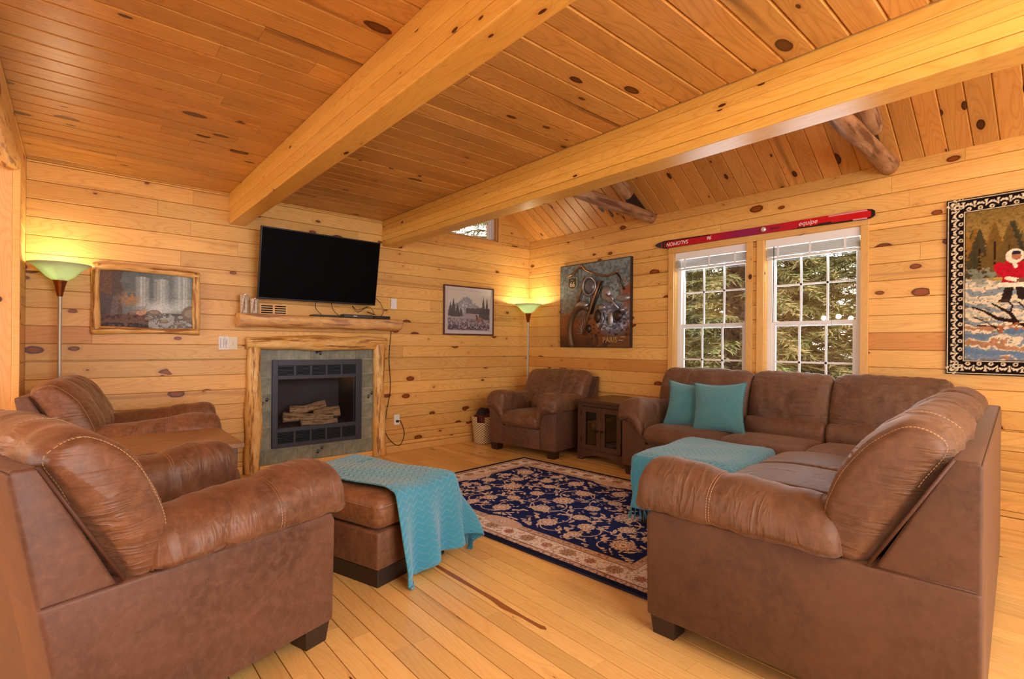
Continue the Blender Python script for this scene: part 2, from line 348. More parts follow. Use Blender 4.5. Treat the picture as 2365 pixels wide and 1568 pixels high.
def rnd_tint(s=.06, warm=0):
    a = 1+random.uniform(-s, s*.5); b = random.uniform(-s*.6, s*.6); return (a, a*(1+b*.6-warm*.3), a*(1+b-warm), 1)
P0 = 1.1877; PW = .134        # plank pitch and phase on the walls
YW = 5.134; XW = 4.74; CZ = 2.553; XL = -.276
def rows(z0, z1):
    n0 = math.floor((z0-P0)/PW); z = P0+n0*PW
    while z < z1-.004:
        a, b = max(z, z0), min(z+PW, z1)
        if b-a > .012: yield a, b
        z += PW
def subtract(iv, cut):
    out = []
    for a, b in iv:
        c, d = cut
        if d <= a or c >= b: out.append((a, b)); continue
        if c > a: out.append((a, c))
        if d < b: out.append((d, b))
    return out
def wall_planks(parent, to3, ux, uy, s0, s1, z0, z1, holes, mat, seg=(1.4, 3.4), tintf=None, right=None, side=.0008, s1f=None):
    # to3(s, z) -> point; s grows along ux
    for a, b in rows(z0, z1):
        e = s1f(a) if s1f else s1
        cuts = sorted({a, b} | {h for ho in holes for h in ho[2:] if a+.004 < h < b-.004})
        for za, zb in zip(cuts, cuts[1:]):
            iv = [(s0, e)]
            for h in holes:
                if h[2] < zb-.004 and h[3] > za+.004: iv = subtract(iv, (h[0], h[1]))
            for p, q in iv:
                x = p; first = True
                while x < q-.01:
                    L = random.uniform(*seg)*(random.uniform(.2, 1) if first else 1); first = False
                    if q-x-L < .5: L = q-x
                    t_ = rnd_tint() if not tintf else tintf(x+L/2, (za+zb)/2)
                    plank(parent, to3(x, za), ux, uy, L, zb-za, mat=mat, tint=t_, bow=random.uniform(-.0012, 0))
                    x += L

# ------------------------------------------------------------ setting: walls
wb = sempty('wall_back')
def tint_back(x, z):
    if -.3 < x < 1.2 and 1.19 < z < 1.33: return (.80, .66, .56, 1)
    if 2.6 < x < 3.6 and 1.32 < z < 1.46: return (.84, .70, .60, 1)
    return rnd_tint()
ROOF = lambda x: 2.622+.64*(XW-x)
TW = (3.22, 4.17, 2.545, 3.02)    # small clerestory window
FP = (1.24, 2.52, 0, 1.21)
gx = lambda z: (XW if z < 2.56 else XW-(z-2.622)/.64+.02)
wall_planks(wb, lambda s, z: (s, YW, z), (1, 0, 0), (0, 0, 1), XL, XW, .075, 3.9, [TW, (1.40, 2.32, .2, 1.06), (-1, 2.55, 2.56, 4)], M['wall'], tintf=tint_back, s1f=gx)
o = MB().box(XL-.3, XW+.4, YW+.13, YW+.24, 2.56, TW[2]).box(XL-.3, 1.36, YW+.019, YW+.24, -.1, 2.56).box(1.36, 2.36, YW+.019, YW+.24, 1.08, 2.56).box(2.36, XW+.3, YW+.019, YW+.24, -.1, TW[2]).box(2.36, TW[0], YW+.019, YW+.24, TW[2], 4.2).box(TW[1], XW+.3, YW+.019, YW+.24, TW[2], 3.2).box(TW[0], TW[1], YW+.019, YW+.24, TW[3], 4.2).box(1.36, 2.36, YW+.019, YW+.24, -.1, .18).obj('wall_core', M['jamb'], wb)
wr = sempty('wall_right')
W1 = (2.145, 2.90); W2 = (1.24, 1.986); WZ = (.66, 2.175)
def tint_right(y, z):
    if -.2 < y < 1.1 and 1.22 < z < 1.36: return (.84, .64, .5, 1)
    if 2.95 < y < 5.2 and .9 < z < 1.05: return (.88, .72, .6, 1)
    return rnd_tint(.06, .02)
wall_planks(wr, lambda s, z: (XW, YW-s, z), (0, -1, 0), (0, 0, 1), 0, YW+3.2, .075, 2.622, [(YW-W1[1], YW-W1[0], *WZ), (YW-W2[1], YW-W2[0], *WZ)], M['wall'], tintf=lambda s, z: tint_right(YW-s, z))
o = MB()
ys = [-3.2, W2[0], W2[1], W1[0], W1[1], YW+.24]
for i in (0, 2, 4): o.box(XW+.019, XW+.17, ys[i], ys[i+1], -.1, 2.7)
for a, b in (W1, W2): o.box(XW+.019, XW+.17, a, b, -.1, WZ[0]).box(XW+.019, XW+.17, a, b, WZ[1], 2.7)
o.obj('wall_core', M['jamb'], wr)
# left wall stub, header over the opening, hall wall
wl = sempty('wall_left')
HY = 4.65
wall_planks(wl, lambda s, z: (XL, HY+s, z), (0, 1, 0), (0, 0, 1), 0, YW-HY, .075, CZ, [], M['wall'], seg=(3, 4))
wall_planks(wl, lambda s, z: (XL, -1.0+s, z), (0, 1, 0), (0, 0, 1), 0, HY+1.0, 2.372, CZ, [], M['wall'], seg=(2, 3))
MB().box(XL-.11, XL-.019, HY+.0195, YW+.2, -.1, CZ).box(XL-.11, XL-.019, -1.0, HY, 2.37, CZ).obj('wall_core', M['jamb'], wl)
# log-edged header underside
lg = MB()
def lofted_log(mb, x0, x1, n, fr, amp, seed, m_=12, c=lambda t: (0, 0), flat=None):
    v = []
    for i in range(n):
        t = i/(n-1); x = x0+(x1-x0)*t; cy, cz = c(t); r = fr(t)
        for k in range(m_):
            a = 2*PI*k/m_; q = r*(1+amp*noise.noise(Vector((x*3.1+seed, math.cos(a)*1.2, math.sin(a)*1.2))))
            y = cy+q*math.cos(a); z = cz+q*math.sin(a)
            if flat is not None and y > flat: y = flat
            v.append((x, y, z))
    f = [(i*m_+k, (i+1)*m_+k, (i+1)*m_+(k+1) % m_, i*m_+(k+1) % m_) for i in range(n-1) for k in range(m_)]
    f += [tuple(range(m_)), tuple((n-1)*m_+k for k in range(m_-1, -1, -1))]
    return mb.add(v, f)
def put(o, loc, ux, uy):
    ux = Vector(ux).normalized(); uy = Vector(uy); uy = (uy-ux*uy.dot(ux)).normalized(); uz = ux.cross(uy); mm = Matrix.Identity(4)
    for i, v in enumerate((ux, uy, uz)):
        for j in range(3): mm[j][i] = v[j]
    mm.translation = loc; o.matrix_local = mm; return o
hl = lofted_log(MB(), 0, 5.6, 30, lambda t: .062, .25, 3.3).obj('header_log', M['log'], wl, True); put(hl, (XL-.06, -1.0, 2.372), (0, 1, 0), (0, 0, 1))
wh = sempty('wall_hall')
wh.name = 'wall_front_left'
for i in range(14):
    x1 = XL-.036-.22*i
    plank(wh, (x1, HY, 0), (0, 0, 1), (-1, 0, 0), 2.56, .22, mat=M['jamb'], ch=.001, tint=rnd_tint())
MB().box(-4.2, XL-.02, HY+.019, HY+.15, -.1, 2.6).obj('wall_core', M['jamb'], wh)
struct(MB().bbox(XL-.036, XL+.002, HY-.022, HY+.0, 0, 2.40, .004).obj('trim_1', M['trim']))
# walls behind the camera (dining side and front), with openings added for daylight
def far_wall(name, p, q, op, z1=2.6):
    # p->q horizontal run, op: opening (a, b, z0, z1) along it
    o = bpy.data.objects.new(name, None); C.objects.link(o); o['kind'] = 'structure'
    p, q = Vector(p), Vector(q); u = (q-p).normalized(); nrm = Vector((-u.y, u.x)); L = (q-p).length
    mb = MB()
    def b(a0, a1, za, zb):
        c = [p+u*a0, p+u*a1, p+u*a1+nrm*.12, p+u*a0+nrm*.12]
        v = [(k.x, k.y, z) for z in (za, zb) for k in c]; mb.add(v, [(0, 1, 2, 3), (7, 6, 5, 4), (0, 4, 5, 1), (1, 5, 6, 2), (2, 6, 7, 3), (3, 7, 4, 0)])
    b(0, op[0], -.1, z1); b(op[1], L, -.1, z1); b(op[0], op[1], -.1, op[2]); b(op[0], op[1], op[3], z1)
    w_ = mb.obj('wall_core', M['trim'], o); return o
far_wall('wall_front', (XW+.2, -3.2), (-4.2, -3.2), (1.6, 4.7, .6, 2.15), 4.9)
far_wall('wall_dining', (-4.2, -3.2), (-4.2, HY+.1), (3.3, 5.8, .7, 2.2))

# floor strips
fl = sempty('floor'); MB().box(-4.2, XW+.2, -3.2, YW+.2, -.12, -.019).obj('subfloor', M['dark'], fl)
FW = .0865; x = .857-FW*7
xs = []
while x < XW-.005: xs.append(x); x += FW
for i, x in enumerate(xs):
    wdt = min(FW, XW-x); y = YW; first = True; yend = -.4 if x > 1.5 else .9
    while y > yend:
        L = random.uniform(1.0, 3.2)*(random.uniform(.3, 1) if first else 1); first = False
        if y-L < yend+.3: L = y-yend+.01
        plank(fl, (x, y-L, 0), (0, 1, 0), (-1, 0, 0), L, wdt, T=.018, ch=.0012, mat=M['floor'], tint=rnd_tint(.07, -.01), name='floor_plank').location.x += wdt
        y -= L
# rest of the floor, out of frame or far to the side: one part
o = MB()
x = -4.1
while x < XW:
    ye = YW if x < xs[0]-.01 else (-.4 if x > 1.5 else .9)
    o.box(x+.001, x+FW-.001, -3.2, ye-.001, -.018, 0); x = x+FW if x > xs[0]-.01 else min(x+FW, xs[0]) if x+FW < xs[0]+.001 else xs[0]+0
    if abs(x-xs[0]) < 1e-6: pass
    if x > XW-FW: break
o = o.obj('floor_plank', M['floor'], fl, kind='stuff')
# dark sap streak in the boards
sk = MB(); pts = [(1.497, 2.40, .010), (1.50, 2.2, .017), (1.503, 2.0, .012), (1.506, 1.86, .016), (1.50, 1.78, .02), (1.508, 1.66, .010), (1.512, 1.57, .012), (1.516, 1.54, .016), (1.516, 1.52, .004)]
v = []; 
for a, b, c in pts: v += [(a-c, b, .0006), (a+c*.8, b, .0006)]
sk.add(v, [(2*i, 2*i+1, 2*i+3, 2*i+2) for i in range(len(pts)-1)]).obj('sap_streak', plain('sap_stain', srgb(150, 92, 48), .3), fl)

# flat ceiling, planks run along X
ce = sempty('ceiling'); CP = .1355
y = 1.384-CP*18; k = 0
while y < YW-.01:
    wd = min(CP, YW-y)
    xx = XL if y > -1 else XL; first = True
    while xx < 2.53:
        L = random.uniform(1.2, 3.2)*(random.uniform(.3, 1) if first else 1); first = False
        if 2.53-xx-L < .5: L = 2.53-xx
        plank(ce, (xx, y+wd, CZ), (1, 0, 0), (0, -1, 0), L, wd, T=.02, ch=.007, mat=M['ceil'], tint=rnd_tint(.12, .02), gap=.0012, bow=random.uniform(0, .002)); xx += L
    y += CP; k += 1
MB().box(-4.2, 2.60, -3.2, YW+.2, CZ+.021, CZ+.12).box(-4.2, XL-.02, -3.2, YW+.2, CZ+.0, CZ+.02).obj('ceiling_core', M['jamb'], ce)
# sloped roof ceiling, planks run up the slope
rf = sempty('ceiling'); rf.name = 'ceiling_sloped'
sl = math.atan(.64); LR = 3.3; y = 5.134; i = 0
dx, dz = -math.cos(sl), math.sin(sl)
while y > -3.1:
    wd = .134; yy = y-wd
    plank(rf, (XW+.01, yy, 2.622-.0064), (dx, 0, dz), (0, 1, 0), LR, min(wd, y-yy), T=.02, ch=.006, mat=M['roof'], tint=rnd_tint(.1, .02), gap=.001, bow=random.uniform(-.002, 0)); y -= wd
o = MB(); a, b = (XW+.3, 2.622-.3*.64+.03), (1.4, 2.622+(XW-1.4)*.64+.03)
o.add([(p[0], yy, p[1]+h) for h in (0, .12) for p in (a, b) for yy in (-3.2, YW+.25)], [(0, 1, 3, 2), (4, 6, 7, 5), (0, 4, 5, 1), (2, 3, 7, 6), (0, 2, 6, 4), (1, 5, 7, 3)]).obj('roof_core', M['jamb'], rf)
struct(MB().box(2.55, 2.65, -3.2, YW+.1, CZ+.0, 4.6).obj('wall_loft', M['trim']))

# beams: glued laminations
def beam(x0, x1, z0, z1, n, label, y0=-3.15, y1=YW-.001):
    t = thing('ceiling_beam', label, 'beam', (x0, y1, z0), 0, None); h = (z1-z0)/n
    for i in range(n):
        e = random.uniform(-.0012, .0012)
        mb = MB(); bb = mb.bbox(0, y1-y0, e, x1-x0+e, i*h, (i+1)*h-.0008, .003 if i else .006)
        q = mb.obj('lamination', M['beam'], t); put(q, (0, 0, 0), (0, -1, 0), (1, 0, 0)); q.color = rnd_tint(.07, .0)
    return t
beam(1.045, 1.178, 2.277, CZ-.001, 4, 'honey pine beam crossing the flat ceiling above the television')
beam(2.54, 2.705, 2.277, CZ-.001, 5, 'long honey pine beam between flat ceiling and sloped ceiling')

# baseboards
struct(MB().bbox(2.60, XW-.001, YW-.018, YW, .0, .075, .004).obj('baseboard_back', M['trim']))
struct(MB().bbox(XL, 1.17, YW-.018, YW, .0, .075, .004).obj('baseboard_back_left', M['trim']))
struct(MB().bbox(XW-.018, XW, -3.1, YW-.02, 0, .075, .004).obj('baseboard_right', M['trim']))

# ------------------------------------------------------------ windows
def window(name, y0, y1):
    t = sempty(name); X = XW+.09
    fr = MB()
    fr.bbox(X-.03, X+.05, y0, y0+.045, WZ[0], WZ[1], .003).bbox(X-.03, X+.05, y1-.045, y1, WZ[0], WZ[1], .003).bbox(X-.028, X+.048, y0+.04, y1-.04, WZ[1]-.05, WZ[1], .003).bbox(X-.028, X+.048, y0+.04, y1-.04, WZ[0], WZ[0]+.05, .003)
    fr.obj('window_frame', M['white'], t)
    def sash(nm, za, zb, xo, lower):
        s = MB(); a, b = y0+.045, y1-.045; w_ = .03
        s.bbox(X+xo-.012, X+xo+.015, a, a+w_*(.9 if lower else .45), za, zb, .002).bbox(X+xo-.012, X+xo+.015, b-w_*(.9 if lower else .45), b, za, zb, .002).bbox(X+xo-.014, X+xo+.0145, a+.001, b-.001, za, za+.042, .002).bbox(X+xo-.0115, X+xo+.0145, a+.001, b-.001, zb-.03, zb, .002)
        q = s.obj(nm, M['white'], t); mz = (za+zb)/2+.0
        g = y0+.06; G = y1-.06
        for k in (1, 2):
            yy = g+(G-g)*k/3; MB().box(X+xo-.006, X+xo+.008, yy-.008, yy+.008, za+.03, zb-.02).obj('muntin', M['white'], q)
        MB().box(X+xo-.006, X+xo+.008, a+.01, b-.01, mz-.008, mz+.008).obj('muntin', M['white'], q)
        MB().box(X+xo, X+xo+.003, a+.01, b-.01, za+.02, zb-.02).obj('pane', M['glass'], q)
    sash('upper_sash', 1.393, 2.13, .02, False); sash('lower_sash', .71, 1.435, -.012, True)
    # reveal
    rv = MB(); e = .002
    rv.box(XW+.0005, X-.0302, y0-.01, y0+.003, WZ[0], WZ[1]).box(XW+.0005, X-.0302, y1-.003, y1+.01, WZ[0], WZ[1]).box(XW+.0005, X-.0302, y0, y1, WZ[1]-.003, WZ[1]+.01).box(XW-.03, X-.03, y0-.02, y1+.02, WZ[0]-.02, WZ[0])
    rv.obj('window_sill', M['trim'], t)
    return t
window('window_1', *W1); window('window_2', *W2)
def blind(y0, y1, label):
    X = XW+.028; t = thing('window_blind', label, 'blind', (X, (y0+y1)/2, WZ[1]), 0, None); h = (y1-y0)/2-.006
    MB().bbox(-.024, -.014, -h, h, -.072, -.002, .002).obj('valance', M['white'], t); MB().box(-.012, .026, -h+.005, h-.005, -.04, -.003).obj('head_rail', M['white'], t)
    for k in range(11):
        z = -.079-k*.0075; e = random.uniform(-.002, .002)
        MB().box(-.022+e, .024+e, -h+.008, h-.008, z-.0024, z+.0006).obj('slat', M['blind'], t)
    MB().bbox(-.022, .024, -h+.008, h-.008, -.185, -.168, .002).obj('bottom_rail', M['blind'], t)
    for q in (-.26, 0.0, .26):
        MB().box(-.0255, -.0235, q-.008, q+.008, -.178, -.07).obj('ladder_tape', M['white'], t)
    MB().tube([(-.03, h-.075, -.07), (-.03, h-.07, -.75)], .0035, 6).obj('tilt_wand', M['glass'] if 0 else M['foot'] if y0 < 2 else M['white'], t)
    MB().tube([(-.026, -h+.2, -.18), (-.026, -h+.2, -1.3)], .001, 4).obj('pull_cord', M['foot'], t)
    return t
blind(*W1, 'raised white slat blind in the left window'); blind(*W2, 'raised white slat blind in the right window')
# casings
def casing(n, x0, x1, y0, y1, z0, z1, axis='z'):
    if axis == 'z': q = MB().bbox(0, z1-z0, 0, y1-y0, -(x1-x0), 0, .003).obj('trim_%d' % n, M['trim']); put(q, (x1, y1, z0), (0, 0, 1), (0, -1, 0)); q.matrix_world = q.matrix_local
    else: q = MB().bbox(0, y1-y0, 0, z1-z0, -(x1-x0), 0, .003).obj('trim_%d' % n, M['trim']); put(q, (x1, y0, z0), (0, 1, 0), (0, 0, 1))
    struct(q); q.color = rnd_tint(.05); return q
def cz(n, y0, y1, z0, z1):
    q = struct(MB().bbox(0, z1-z0, 0, y1-y0, 0, .02, .003).obj('trim_%d' % n, M['trim'])); put(q, (XW, y0, z0), (0, 0, 1), (0, 1, 0)); return q
cz(2, 2.90, 2.961, .6, 2.175); cz(3, 2.088, 2.145, .6, 2.175); cz(4, 1.986, 2.05, .6, 2.175); cz(5, 1.185, 1.24, .6, 2.175)
q = struct(MB().bbox(0, 1.776, 0, .06, 0, .022, .003).obj('trim_6', M['trim'])); put(q, (XW, 2.961, 2.175), (0, -1, 0), (0, 0, 1))
# clerestory window in the gable
t = sempty('window_3'); X0, X1, Z0, Z1 = TW
f = MB().bbox(X0, X1, YW+.0, YW+.11, Z0, Z0+.02, .003).bbox(X0, X0+.02, YW, YW+.11, Z0, Z1, .003).bbox(X1-.02, X1, YW, YW+.11, Z0, Z1, .003).bbox(X0, X1, YW, YW+.11, Z1-.02, Z1, .003); f.obj('window_sill', M['trim'], t)
MB().bbox(X0-.055, X1+.05, YW-.02, YW, Z0-.055, Z0, .003).bbox(X1-.0, X1+.05, YW-.02, YW, Z0, Z1, .003).obj('casing', M['trim'], t)
MB().bbox(X1-.06, X1-.02, YW+.05, YW+.09, Z0+.02, Z1-.02, .003).bbox(X0+.02, X1-.02, YW+.05, YW+.09, Z0+.02, Z0+.04, .003).bbox(X0+.02, X0+.06, YW+.05, YW+.09, Z0+.02, Z1-.02, .003).bbox(X1-.1, X1-.075, YW+.06, YW+.08, Z0+.03, Z1-.02, .002).obj('window_frame', M['white'], t)
MB().box(X0+.03, X1-.03, YW+.068, YW+.072, Z0+.03, Z1-.03).obj('pane', M['glass'], t)

# ------------------------------------------------------------ log trusses
def truss(Y, label, s, tie_end):
    t = thing('log_truss', label, 'truss', (XW, Y, 2.60))
    tie = lofted_log(MB(), 0, 1.9, 26, lambda q: .062*(1-.16*q), .22, s).obj('tie_log', M['log2'], t, True); put(tie, (-.0, 0, 0), (-1, 0, .03), (0, 1, 0))
    raf = lofted_log(MB(), 0, 1.85, 26, lambda q: .068 if q > .03 else .055, .25, s+9).obj('rafter_log', M['log2'], t, True); put(raf, (-.42, 0, .155), (dx, 0, dz), (0, 1, 0))
    MB().prism([(-.005, .02), (-.46, .295), (-.52, .24), (-.34, .06), (-.005, -.03)], 'y', .01, .05).obj('joint_plate', M['steel'], t)
    return t
truss(3.18, 'peeled log roof truss above the metal wall art', 1.1, 0); truss(1.06, 'peeled log roof truss right of the red ski', 5.7, 0)

# ------------------------------------------------------------ fireplace
fp = thing('fireplace', 'black gas fireplace set in grey slate tiles', 'fireplace', (1.87, YW, 0))
def fx(x): return x-1.87
MB().box(fx(1.27), fx(1.415), -.012, .0, .0, 1.18).box(fx(2.30), fx(2.50), -.012, 0, 0, 1.18).box(fx(1.415), fx(2.30), -.012, 0, 1.045, 1.18).box(fx(1.415), fx(2.30), -.012, 0, 0, .205).obj('grout_bed', M['grout'], fp)
def tile(x0, x1, z0, z1):
    g = .0022; q = MB().bbox(0, x1-x0-2*g, -.006, .001, 0, z1-z0-2*g, .0015).obj('tile', M['slate'], fp); q.location = (fx(x0)+g, -.013+random.uniform(-.001, .0005), z0+g); return q
zt = [.06, .205, .363, .5215, .68, .8385, 1.047]
zt = [.205, .262, .42, .579, .737, .893, 1.047]
for a, b in zip(zt, zt[1:]):
    tile(2.296, 2.50, a, b); 
zl = [.205, .26, .413, .571, .729, .887, 1.047]
for a, b in zip(zl, zl[1:]): tile(1.27, 1.418, a, b)
xt = [1.27, 1.456, 1.62, 1.771, 1.928, 2.074, 2.238, 2.385, 2.50]; tops = [tile(a, b, 1.047, 1.18) for a, b in zip(xt, xt[1:])]
xb = [1.27, 1.345, 1.506, 1.648, 1.797, 1.953, 2.107, 2.26, 2.40, 2.50]; bots = [tile(a, b, .055, .205) for a, b in zip(xb, xb[1:])]
def paw(x, z, s=1, a=0):
    mb = MB()
    for (dx_, dz_, r_) in ((0, 0, .011), (-.011, .013, .0045), (-.004, .018, .0045), (.004, .018, .0045), (.011, .013, .0045)):
        cx_ = x+s*(dx_*math.cos(a)-dz_*math.sin(a)); cz_ = z+s*(dx_*math.sin(a)+dz_*math.cos(a))
        n = 10; mb.add([(fx(cx_)+s*r_*math.cos(2*PI*k/n), -.0215, cz_+s*r_*.85*math.sin(2*PI*k/n)) for k in range(n)], [tuple(range(n))])
    mb.obj('paw_print', M['ink'], fp)
for x_, z_ in ((1.325, .63), (1.37, .665), (2.385, .635), (2.42, .67), (1.85, .115), (1.89, .15)): paw(x_, z_, 1.25, -.3)
paw(1.835, 1.12, 1.5); paw(1.862, 1.135, 1.5); paw(1.87, 1.10, 1.2)
# insert front with louvres
mf = MB(); I0, I1, J0, J1 = fx(1.412), fx(2.302), .205, 1.047; D = -.045
mf.bbox(I0, I0+.052, D, .0, J0, J1, .004).bbox(I1-.066, I1, D, .0, J0, J1, .004).bbox(I0+.05, I1-.064, D+.002, 0, .99, J1-.001, .003).bbox(I0+.05, I1-.064, D+.002, 0, .86, .897, .003).bbox(I0+.05, I1-.064, D+.002, 0, .352, .392, .003).bbox(I0+.05, I1-.064, D+.002, 0, J0+.001, .245, .003)
mf.obj('metal_surround', M['firemetal'], fp)
for (za, zb) in ((.897, .99), (.245, .352)):
    for k in range(1, 5):
        xx = I0+.052+(I1-I0-.118)*k/5; MB().box(xx-.009, xx+.009, D+.004, -.01, za-.004, zb+.004).obj('grille_post', M['firemetal'], fp)
    for k in range(7):
        z = za+(zb-za)*(k+.5)/7; q = MB().box(I0+.05, I1-.064, D+.006, D+.024, z-.0022, z+.0022).obj('louvre', M['firemetal'], fp)
    MB().box(I0+.05, I1-.06, -.012, -.008, za-.01, zb+.01).obj('grille_backing', M['dark'], fp)
bx = MB(); q0, q1 = I0+.06, I1-.075
bx.box(q0-.02, q0, .0, .42, .35, .90).box(q1, q1+.02, 0, .42, .35, .90).box(q0, q1, .40, .42, .35, .90).box(q0, q1, 0, .42, .36, .38).box(q0, q1, 0, .42, .875, .895)
bx.obj('firebox', plain('firebox_lining', srgb(92, 82, 78), .6), fp)
MB().box(I0+.05, I1-.064, -.030, -.027, .388, .864).obj('glass_front', M['fireglass'], fp)
MB().tube([(I0+.06, -.034, .862), (I1-.07, -.034, .862)], .004, 6).obj('trim_strip', M['chrome'], fp)
def flog(a, b, r, s):
    a, b = Vector(a), Vector(b); L = (b-a).length
    q = lofted_log(MB(), 0, L, 22, lambda t: r*(1-.1*t), .55, s, 14).obj('gas_log', logmat('ceramic_log%d' % s, srgb(240, 206, 150), srgb(206, 164, 112), srgb(120, 86, 56), 14, .9), fp, True); put(q, a, (b-a), (0, 1, 0))
flog((-.31, .14, .47), (.17, .10, .44), .05, 1); flog((-.17, .03, .42), (.2, .05, .40), .035, 2); flog((.0, .16, .47), (.25, .10, .50), .058, 3); flog((-.24, .15, .545), (-.08, .10, .55), .034, 4); flog((-.11, .14, .54), (.10, .10, .585), .036, 5)
# log surround
su = thing('log_surround', 'peeled log frame around the fireplace', 'frame', (1.87, YW, 0))
def slog(name, p, q, r0_, r1_, s, mat='log', par=su):
    p, q = Vector(p), Vector(q); o_ = lofted_log(MB(), 0, (q-p).length, 40, lambda t: (r0_+(r1_-r0_)*t)*(1+.08*math.sin(7*t+s)), .3, s, 16, flat=.046).obj(name, M[mat], par, True); put(o_, p, q-p, (0, 1, 0)); return o_
slog('upright_log', (fx(1.245), -.048, .0), (fx(1.25), -.048, 1.22), .068, .058, 11); slog('upright_log', (fx(2.50), -.048, .0), (fx(2.49), -.048, 1.24), .066, .060, 13)
slog('lintel_log', (fx(1.185), -.050, 1.205), (fx(2.56), -.050, 1.215), .062, .070, 17)
MB().bbox(fx(1.31), fx(2.44), -.03, 0, 0, .055, .004).obj('base_board', M['trim'], su)
# mantel
mt = thing('mantel_shelf', 'half-log mantel shelf above the fireplace', 'mantel', (1.90, YW, 1.36))
v = []; n = 60; pr = []
for i in range(n):
    t_ = i/(n-1); x = -.80+1.60*t_; 
    row = [(-.0, .112), (-.15, .112), (-.183, .104), (-.196, .08), (-.196, .055), (-.185, .03), (-.165, .010), (-.14, 0.0), (-.06, -.002), (0, -.002)]
    for j, (y, z) in enumerate(row):
        k = noise.noise(Vector((x*3, j*.4, 2))); kk = noise.noise(Vector((x*9, j*.7, 7)))
        am = .016*k+.006*kk if 1 < j < 9 else 0
        v.append((x+(.01*k if i in (0, n-1) else 0), y*(1+.07*k if j else 1)+am*.5, z-(am if j > 4 else .3*am)))
f = [(i*10+j, i*10+(j+1) % 10, (i+1)*10+(j+1) % 10, (i+1)*10+j) for i in range(n-1) for j in range(10)]+[tuple(range(9, -1, -1)), tuple((n-1)*10+j for j in range(10))]
MB().add(v, f).obj('slab', M['mantel'], mt, False)
for p in mt.children[0].data.polygons: p.use_smooth = len(p.vertices) == 4
mt.children[0].data.polygons[0].use_smooth = False
MZ = 1.473
def candle(x, y, h, lab):
    t = thing('birch_candle_holder', lab, 'candle holder', (x, y, MZ), 0, None)
    q = lofted_log(MB(), 0, h, 12, lambda t_: .036, .12, x*9, 14).obj('birch_log', M['birch'], t, True); put(q, (0, 0, 0), (0, 0, 1), (0, 1, 0))
    MB().lathe([(0.0001, 0), (.022, 0), (.022, .006), (.0001, .007)], 14, (0, 0, h)).obj('tea_light', M['chrome'], t)
candle(1.155, 5.03, .165, 'taller birch log candle holder at the left end of the mantel'); candle(1.235, 5.02, .135, 'shorter birch log candle holder on the mantel')
vt = thing('wall_vent', 'wooden wall vent with dark slots above the mantel', 'vent', (1.43, YW, 1.525))
MB().bbox(-.125, .125, -.008, 0, -.05, .05, .002).obj('vent_plate', M['trim'], vt)
for s_ in (-1, 1):
    for k in range(4): MB().box(s_*.06-.05, s_*.06+.05, -.0095, -.008, -.036+k*.021, -.025+k*.021).obj('slot', M['dark'], vt)
# television
tv = thing('television', 'large black flat television tilted above the mantel', 'television', (1.82, 4.92, 1.93)); tv.rotation_euler = (R(10), 0, 0)
MB().bbox(-.572, .572, -.0, .035, -.327, .327, .005).obj('housing', M['black'], tv); MB().box(-.562, .562, -.0025, .0, -.310, .317).obj('screen', M['screen'], tv)
MB().bbox(-.3, .3, .035, .075, -.2, .15, .01).obj('rear_shell', M['black'], tv)
q = MB().bbox(-.15, .15, .07, .1, -.1, .1, .003).tube([(0, .09, 0), (0, .215, -.04)], .025, 8).obj('wall_mount', M['black'], tv)
tag(MB().bbox(1.76, 2.14, 4.97, 5.09, MZ, MZ+.018, .002).obj('power_strip', M['black']), 'long black power strip lying at the back of the mantel', 'power strip')
bxo = thing('cable_box', 'slim black media box on the mantel under the television', 'media box', (2.20, 5.0, MZ))
bxo.location.z = MZ+.0
MB().bbox(-.155, .155, -.055, .055, .0, .032, .003).obj('case', plain('grey_plastic', srgb(52, 52, 56), .35), bxo); MB().box(-.06, -.02, -.0562, -.0548, .013, .018).obj('display', M['white'], bxo)
bpy.data.objects['power_strip'].location = (0, .085-.06, 0)
tag(MB().bbox(2.375, 2.56, 4.965, 5.05, MZ, MZ+.03, .003).obj('set_top_box', M['black']), 'small black box at the right end of the mantel', 'media box')
def cord(pts, r, name, label=None, par=None, mat='black'):
    P_ = [Vector(p) for p in pts]; out = []
    for i in range(len(P_)-1):
        a, b, c, d = P_[max(i-1, 0)], P_[i], P_[i+1], P_[min(i+2, len(P_)-1)]
        for k in range(8):
            t_ = k/8; out.append(.5*((2*b)+(c-a)*t_+(2*a-5*b+4*c-d)*t_*t_+(3*b-a-3*c+d)*t_**3))
    out.append(P_[-1]); q = MB().tube(out, r, 6).obj(name, M[mat], par, True)
    if label: tag(q, label, 'cord')
    return q
cord([(1.78, 5.0, 1.62), (1.80, 5.05, 1.55), (1.86, 5.06, 1.492)], .003, 'cable', 'thin black cable hanging below the television, leftmost of three')
cord([(1.93, 5.0, 1.62), (1.97, 5.05, 1.55), (2.04, 5.07, 1.492)], .003, 'cable', 'thin black cable behind the slim media box')
cord([(2.32, 5.0, 1.60), (2.24, 5.06, 1.56), (2.17, 5.05, 1.60), (2.25, 5.08, 1.54), (2.37, 5.08, 1.60), (2.42, 5.06, 1.52), (2.34, 5.07, 1.55), (2.46, 5.09, 1.52)], .003, 'cable', 'tangle of black cables under the right corner of the television')
cord([(2.40, 5.02, 1.70), (2.50, 5.08, 1.65), (2.54, 5.09, 1.56), (2.50, 5.085, 1.49)], .003, 'cable', 'black cable curving down at the right edge of the television')
